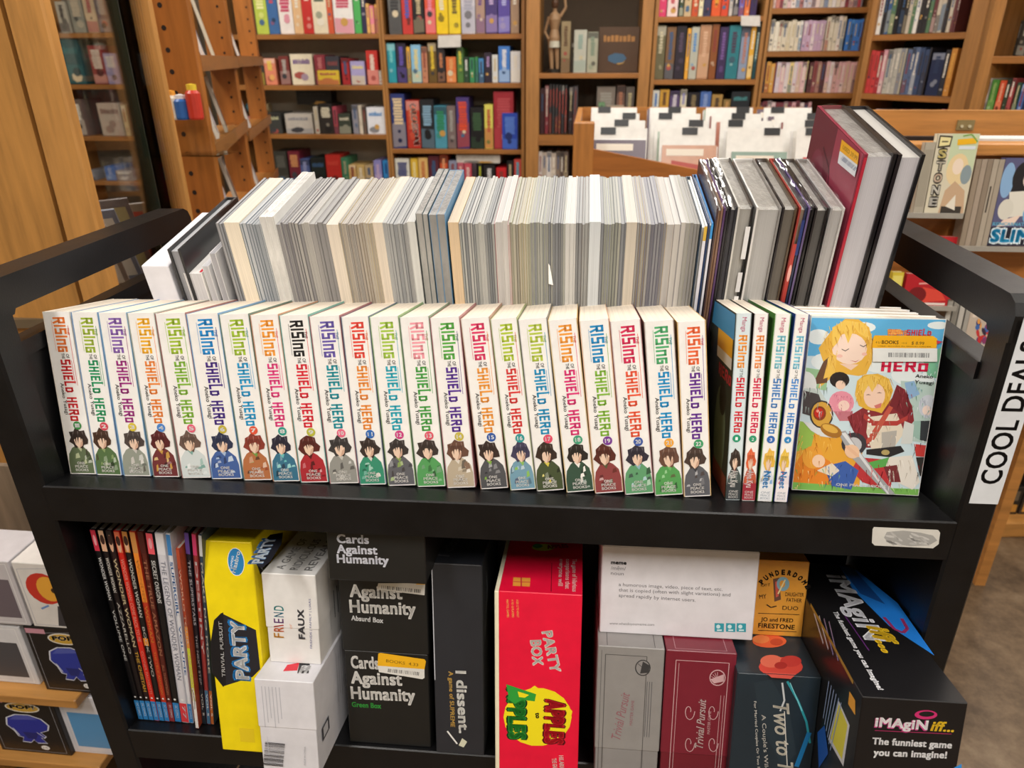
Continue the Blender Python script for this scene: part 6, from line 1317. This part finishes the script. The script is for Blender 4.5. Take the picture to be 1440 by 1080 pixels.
def a1(F, w, h):
    F.lrect(0.001, .001, w-.001, h-.001, '#d8d0b8'); F.lrect(w*.35, h*.55, w-.001, h-.001, '#c8d4b0'); F.lell(w*.62, h*.56, w*.26, h*.2, '#e8d0a0'); F.lell(w*.62, h*.6, w*.13, h*.1, '#f0dcc8'); F.lpoly([(w*.35, .002), (w*.98, .002), (w*.9, h*.3), (w*.62, h*.42), (w*.42, h*.3)], '#c8a888')
    F.lell(w*.85, h*.5, w*.13, h*.12, '#8a9aa0'); F.lrect(w*.4, .002, w*.9, h*.1, '#3a3430'); F.lpoly([(w*.5, h*.1), (w*.75, h*.05), (w*.7, h*.25)], '#e8e0d0')
    F.lpoly([(w*.04, h*.82), (w*.34, h*.84), (w*.36, h*.97), (w*.04, h*.98)], '#3a3228'); F.lpoly([(w*.07, h*.845), (w*.31, h*.86), (w*.33, h*.95), (w*.07, h*.96)], '#e8dca0'); F.lrect(w*.12, h*.895, w*.27, h*.91, '#3a3228')
    for k, (ch, c) in enumerate(zip('STONE', ('e8d890', 'f0e8d8', 'e8d0b8', 'f0ece0', 'e8e4dc'))):
        z = h*(.70-.15*k); F.ltext(ch, (w*.08, z), (w*.3, z), h*.11, '#2c2620', bold=.12); F.ltext(ch, (w*.09, z+h*.006), (w*.29, z+h*.006), h*.1, '#'+c, bold=.03)
    F.lpoly([(w*.5, h*.86), (w*.95, h*.88), (w*.93, h*.95), (w*.49, h*.93)], '#f0b81e'); F.lrect(w*.55, h*.81, w*.95, h*.85, '#dce4ea'); F.lline([(w*.6, h*.97), (w*.8, h*.99), (w*.97, h*.9)], .003, '#7aa850')
rack_book(1297, 1354, 188, 302, 'face-out manga with stacked cream letters and yellow sticker, upper ledge', 'd8d0b8', a1)
def plain(c): return lambda F, w, h: F.lrect(w*.1, h*.1, w*.9, h*.9, '#'+c)
rack_book(1282, 1296, 200, 302, 'grey-spined manga tucked beside the cream-lettered one', 'b0a898', plain('a09888'))
def a2(F, w, h):
    F.lrect(.001, .001, w-.001, h-.001, '#5a5a80'); F.lell(w*.12, h*.75, w*.12, h*.2, '#8ab0d8'); F.lell(w*.42, h*.78, w*.22, h*.19, '#1c1a20'); F.lpoly([(w*.25, h*.8), (w*.2, h*.5), (w*.4, h*.62), (w*.6, h*.5), (w*.6, h*.8)], '#1c1a20'); F.lell(w*.5, h*.76, w*.1, h*.09, '#f0dcd0')
    F.lpoly([(w*.2, h*.62), (w*.62, h*.64), (w*.6, h*.35), (w*.28, h*.33)], '#e4e0d4'); F.lell(w*.2, h*.42, w*.14, h*.12, '#dcd8cc'); F.lell(w*.85, h*.38, w*.32, h*.2, '#7ab4dc'); F.lpoly([(w*.2, h*.3), (w*.5, h*.36), (w*.4, h*.24), (w*.1, h*.22)], '#f0d8c8')
    F.lrect(.001, .001, w-.001, h*.22, '#1c1e30'); F.ltext('REINCARNATED AS A', (w*.02, h*.235), (w*.95, h*.235), h*.035, '#7ad0f0', bold=.04)
    F.ltext('SLIME', (w*.02, h*.04), (w*.98, h*.04), h*.15, '#e8f8ff', bold=.12); F.ltext('SLIME', (w*.035, h*.048), (w*.965, h*.048), h*.135, '#2ab0e8', bold=.05)
rack_book(1386, 1462, 222, 346, 'face-out manga lettered SLIME in cyan at the right edge', '4a4a70', a2, thick=.02)
for k in range(5):
    x = 1346+8*k
    def sp(F, w, h, k=k): F.lrect(w*.2, h*.1, w*.8, h*.9, '#'+['9a8a78', 'a89888', '8f8070', 'b0a494', 'a89c8c'][k]); (F.lrect(w*.35, h*.4, w*.6, h*.7, '#2c2824') if k == 3 else None)
    rack_book(x, x+7.6, 224, 350-k*.6, f'tan-edged manga standing {ordw[k]} left of the SLIME volume' if k else 'outermost tan-edged manga left of the SLIME volume', ['9a8a78', 'a89888', '8f8070', 'b0a494', 'a89c8c'][k], sp, Y=DY-.055, thick=.04)
def a3(F, w, h): F.lrect(.001, .001, w-.001, h-.001, '#c8202c'); F.lell(w*.45, h*.45, w*.22, h*.38, '#e88a98'); F.lell(w*.5, h*.5, w*.12, h*.22, '#f0c0c0'); F.ltext('12', (w*.78, h*.7), (w*.94, h*.7), h*.2, '#f0d8c8', bold=.03); F.lline([(w*.1, h*.8), (w*.3, h*.6), (w*.2, h*.2)], .003, '#8a1420')
rack_book(1282, 1341, 331, 420, 'red manga numbered 12 on the second ledge', 'c8202c', a3)
def a4(F, w, h): F.lrect(.001, .001, w-.001, h-.001, '#b81c28'); F.lpoly([(w*.3, h*.1), (w*.95, h*.2), (w*.8, h*.5), (w*.4, h*.6)], '#e04a3c'); F.lell(w*.3, h*.35, w*.2, h*.25, '#7a141c'); F.lrect(w*.5, h*.05, w*.95, h*.12, '#f0e0d8'); F.lline([(w*.3, h*.7), (w*.8, h*.75)], .004, '#f0a8a0')
rack_book(1266, 1330, 382, 431, 'red manga with a car-like red shape below the handle', 'b81c28', a4, Y=DY-.06)
rack_book(1246, 1262, 380, 431, 'narrow yellow manga beside the red one below the handle', 'd8c040', plain('e8d870'), Y=DY-.058)
def a5(F, w, h):
    r = random.Random(9)
    F.lrect(.001, .001, w-.001, h-.001, '#c8b8a8')
    for k in range(22): F.lell(w*r.uniform(.1, .9), h*r.uniform(.1, .9), w*r.uniform(.05, .14), h*r.uniform(.05, .12), r.choice(['#c83434', '#2c3a78', '#e8d8c8', '#3a2c44', '#8a3a6a', '#e8a04a', '#3f6ab0']), r.random(), 9)
rack_book(1352, 1388, 432, 490, 'busy red and blue manga cover low beside the truck post', 'c8b8a8', a5)
for k in range(4):
    rack_book(1318+9*k, 1325.5+9*k, 420, 492, f'grey-edged manga under the handle, {ordw[k]} from the red one', ['a8a49c', '9a968e', 'b0aca4', '8f8b84'][k], plain(['c8c4bc', '8a867e', 'c0bcb4', 'a8a49c'][k]), Y=DY-.055, thick=.04)
# low shelf with boxes, bottom right
FY = wpx(1400, 757, 2, 0); M = Matrix.Translation((FY.x-.02, FY.y, 0)) @ Matrix.Rotation(.12, 4, 'Z')
root = thing('low_shelf', 'low pale wooden shelf on the concrete at the right edge', 'shelf', M)
b = B(); b.box(0, .9, 0, .3, 0, .06, LOAKX, bev=.004); b.obj('base_board', root)
b = B(); b.box(0, .03, .26, .3, .06, .5, LOAK); b.obj('upright', root)
b = B(); b.box(0, .9, .28, .3, .06, .5, mat('#8a6a44', .5, 'woodx')); b.obj('back_panel', root)
for k, (c, c2, x, w, h, lab) in enumerate((('2a2622', 'c89040', .035, .075, .11, 'dark box with an orange strip on the low shelf, nearest the post'), ('3a3430', 'd8a050', .115, .1, .14, 'black and orange box, second on the low shelf'), ('b8b4ac', '5a4a40', .222, .1, .12, 'pale grey box, third on the low shelf'))):
    b = B(); b.box(0, w, 0, .14, 0, h, mat('#'+c, .35), bev=.002); b.poly([(.008, -.0006, .01), (w-.008, -.0006, .01), (w-.008, -.0006, h*.35), (.008, -.0006, h*.45)], INK('#'+c2)); b.poly([(.012, -.0006, h*.55), (w-.012, -.0006, h*.5), (w-.012, -.0006, h*.85), (.012, -.0006, h*.9)], INK('#6a5f50'))
    tag(b.obj('toy_box', None, M @ Matrix.Translation((x, .05, .0605))), lab, 'box', 'boxes on the low shelf')
z2 = .28
b = B(); b.box(0, .9, .04, .28, .26, .28, mat('#a8a39a', .35)); b.obj('upper_board', root)
for k, (c, c2, x, w, h, lab) in enumerate((('8a8a88', 'c8c0b0', .02, .07, .2, 'grey box on the upper board of the low shelf'), ('5a4a34', 'e0a83c', .10, .09, .17, 'brown and gold box on the upper board'), ('3a3a40', 'b87a3c', .2, .12, .19, 'dark box at the far right of the upper board'))):
    b = B(); b.box(0, w, 0, .14, 0, h, mat('#'+c, .35), bev=.002); b.poly([(.008, -.0006, .01), (w-.008, -.0006, .01), (w-.008, -.0006, h*.35), (.008, -.0006, h*.45)], INK('#'+c2))
    tag(b.obj('toy_box', None, M @ Matrix.Translation((x, .05, .2805))), lab, 'box', 'boxes on the low shelf')

# ================================================================ TOY BOXES LEFT OF THE TRUCK
TY = .93
def q(x, y, Y=TY): return wpx(x, y, 1, Y)
s0 = q(40, 968); zs = s0.z
M = Matrix.Translation((q(-90, 968).x, TY-.02, 0))
root = thing('toy_shelf', 'pale wooden shelf unit with boxed vinyl figures left of the truck', 'shelf', M)
Wt = q(112, 968).x - q(-90, 968).x
for z in (zs-.19, zs):
    b = B(); b.box(0, Wt, 0, .2, z-.022, z, LOAKX, bev=.002); b.obj('shelf', root)
b = B(); b.box(-.02, 0, 0, .2, 0, zs+.4, LOAK); b.obj('side_panel', root)
b = B(); b.box(0, Wt, .2, .212, 0, zs+.4, mat('#7a6a58', .6, 'wood')); b.obj('back_panel', root)
def vinyl_box(name, label, M, w, h, d, base, edge, win, blob, group='boxed vinyl figures', frameonly=False, pop=True):
    r = thing(name, label, 'box', M, group)
    b = B(); b.box(0, w, 0, d, 0, h, mat('#'+base, .3), bev=.0015); b.obj('carton', r)
    F = Face(M, (0, 0, 0), (1, 0, 0), (0, 0, 1))
    F.lline([(w*.06, h*.04), (w*.06, h*.9), (w*.94, h*.96), (w*.94, h*.04), (w*.06, h*.04)], .0012, '#'+edge)
    if win: F.lpoly([(w*.1, h*.12), (w*.9, h*.12), (w*.9, h*.72), (w*.1, h*.72)], '#'+win)
    if pop: F.lell(w*.55, h*.84, w*.24, h*.085, '#e8e4d8'); F.lell(w*.55, h*.84, w*.22, h*.07, '#c8a03c'); F.ltext('POP!', (w*.38, h*.815), (w*.72, h*.83), h*.06, '#f0f0ee', bold=.06); F.lrect(w*.02, h*.9, w*.3, h*.97, '#c890a0')
    if blob:
        shp = [(.22, .5), (.26, .64), (.4, .71), (.6, .72), (.76, .66), (.84, .55), (.8, .45), (.68, .4), (.74, .33), (.7, .29), (.66, .3), (.72, .2), (.58, .19), (.54, .25), (.48, .19), (.36, .2), (.4, .28), (.33, .3), (.3, .4)]
        F.lpoly([(w*x, h*y) for x, y in shp], '#d8dce8'); F.lpoly([(w*(.52+(x-.52)*.93), h*(.46+(y-.46)*.95)) for x, y in shp], '#'+blob)
        F.lpoly([(w*.3, h*.6), (w*.4, h*.69), (w*.6, h*.7), (w*.7, h*.64), (w*.5, h*.62)], mixh(blob, 'ffffff', .18)); F.lpoly([(w*.42, h*.39), (w*.64, h*.39), (w*.58, h*.27), (w*.46, h*.27)], mixh(blob, '000000', .25)); F.lline([(w*.3, h*.45), (w*.36, h*.32)], .0016, '#d8dce8'); F.lline([(w*.62, h*.4), (w*.7, h*.32)], .0014, '#d8dce8')
        F.lell(w*.66, h*.12, w*.06, h*.04, '#e8e8e8'); F.ltext('10', (w*.63, h*.11), (w*.69, h*.11), h*.02, '#1a1a1a')
    F.done('front_print', r); return r
bw_ = (q(103, 1045).x-q(14, 1060).x); 
def vb(xl, xr, yb, Y, zshelf, *a, h=.16, yaw=0., **k):
    A = q(xl, yb, Y); C_2 = q(xr, yb, Y); return Matrix.Translation((A.x, Y, zshelf+.0005)) @ Matrix.Rotation(yaw, 4, 'Z'), C_2.x-A.x
M1, w1 = vb(52, 148, 935, TY, zs); vinyl_box('boxed_figure', 'black figure box with blue shape standing on the toy shelf', M1, w1*.97, .165, .09, '17171a', '8a8a90', None, '2a3aa0')
M1, w1 = vb(-62, 46, 935, TY+.01, zs); vinyl_box('boxed_figure', 'white-edged figure box at the left edge above the wooden shelf', M1, w1, .15, .09, 'd8d8dc', 'f0f0f0', '4a4a50', None, pop=False)
zu = zs-.19
M1, w1 = vb(12, 108, 1075, TY, zu); vinyl_box('boxed_figure', 'black figure box with blue shape and white POP lettering below the shelf', M1, w1*.98, .158, .09, '17171a', '8a8a90', None, '24309a')
M1, w1 = vb(112, 200, 1075, TY+.01, zu); vinyl_box('boxed_figure', 'white and sky-blue figure box behind the truck post', M1, w1, .165, .09, 'dcdce4', 'c8ccd8', '5a9ad0', None, pop=False)
zv = zs+.166
M1, w1 = vb(18, 100, 800, TY, zv); r = vinyl_box('boxed_figure', 'white figure box with a dark window, orange and red print, top row', M1, w1, .15, .09, 'e0dcd8', 'b8b8c0', None, None, pop=False)
F = Face(M1, (0, 0, 0), (1, 0, 0), (0, 0, 1)); F.k = 8; hh = .15
F.lell(w1*.42, hh*.62, w1*.3, hh*.24, '#c83428'); F.lell(w1*.5, hh*.62, w1*.2, hh*.19, '#e8a83c'); F.lell(w1*.58, hh*.6, w1*.05, hh*.04, '#3a2418'); F.lpoly([(w1*.45, .006), (w1*.92, .006), (w1*.9, hh*.34), (w1*.55, hh*.36)], '#3a3a40'); F.lline([(w1*.25, hh*.3), (w1*.4, hh*.36)], .004, '#6a90c8'); F.done('side_print', r)
M1, w1 = vb(-70, 14, 800, TY, zv); vinyl_box('boxed_figure', 'pale figure box at the far left of the top row', M1, w1, .15, .09, 'c8c4c8', 'e8e8e8', '6a6068', None, pop=False)
# red carton on the truck's bottom tray
MM = G @ Matrix.Translation((-.55, .74, .205)); b = B(); b.box(0, .2, 0, .2, 0, .12, mat('#8a1420', .35), bev=.002); b.box(.01, .19, .01, .19, .12, .121, mat('#9a1a28', .35))
tag(b.obj('red_carton', None, MM), 'dark red carton on the bottom tray of the truck', 'box')
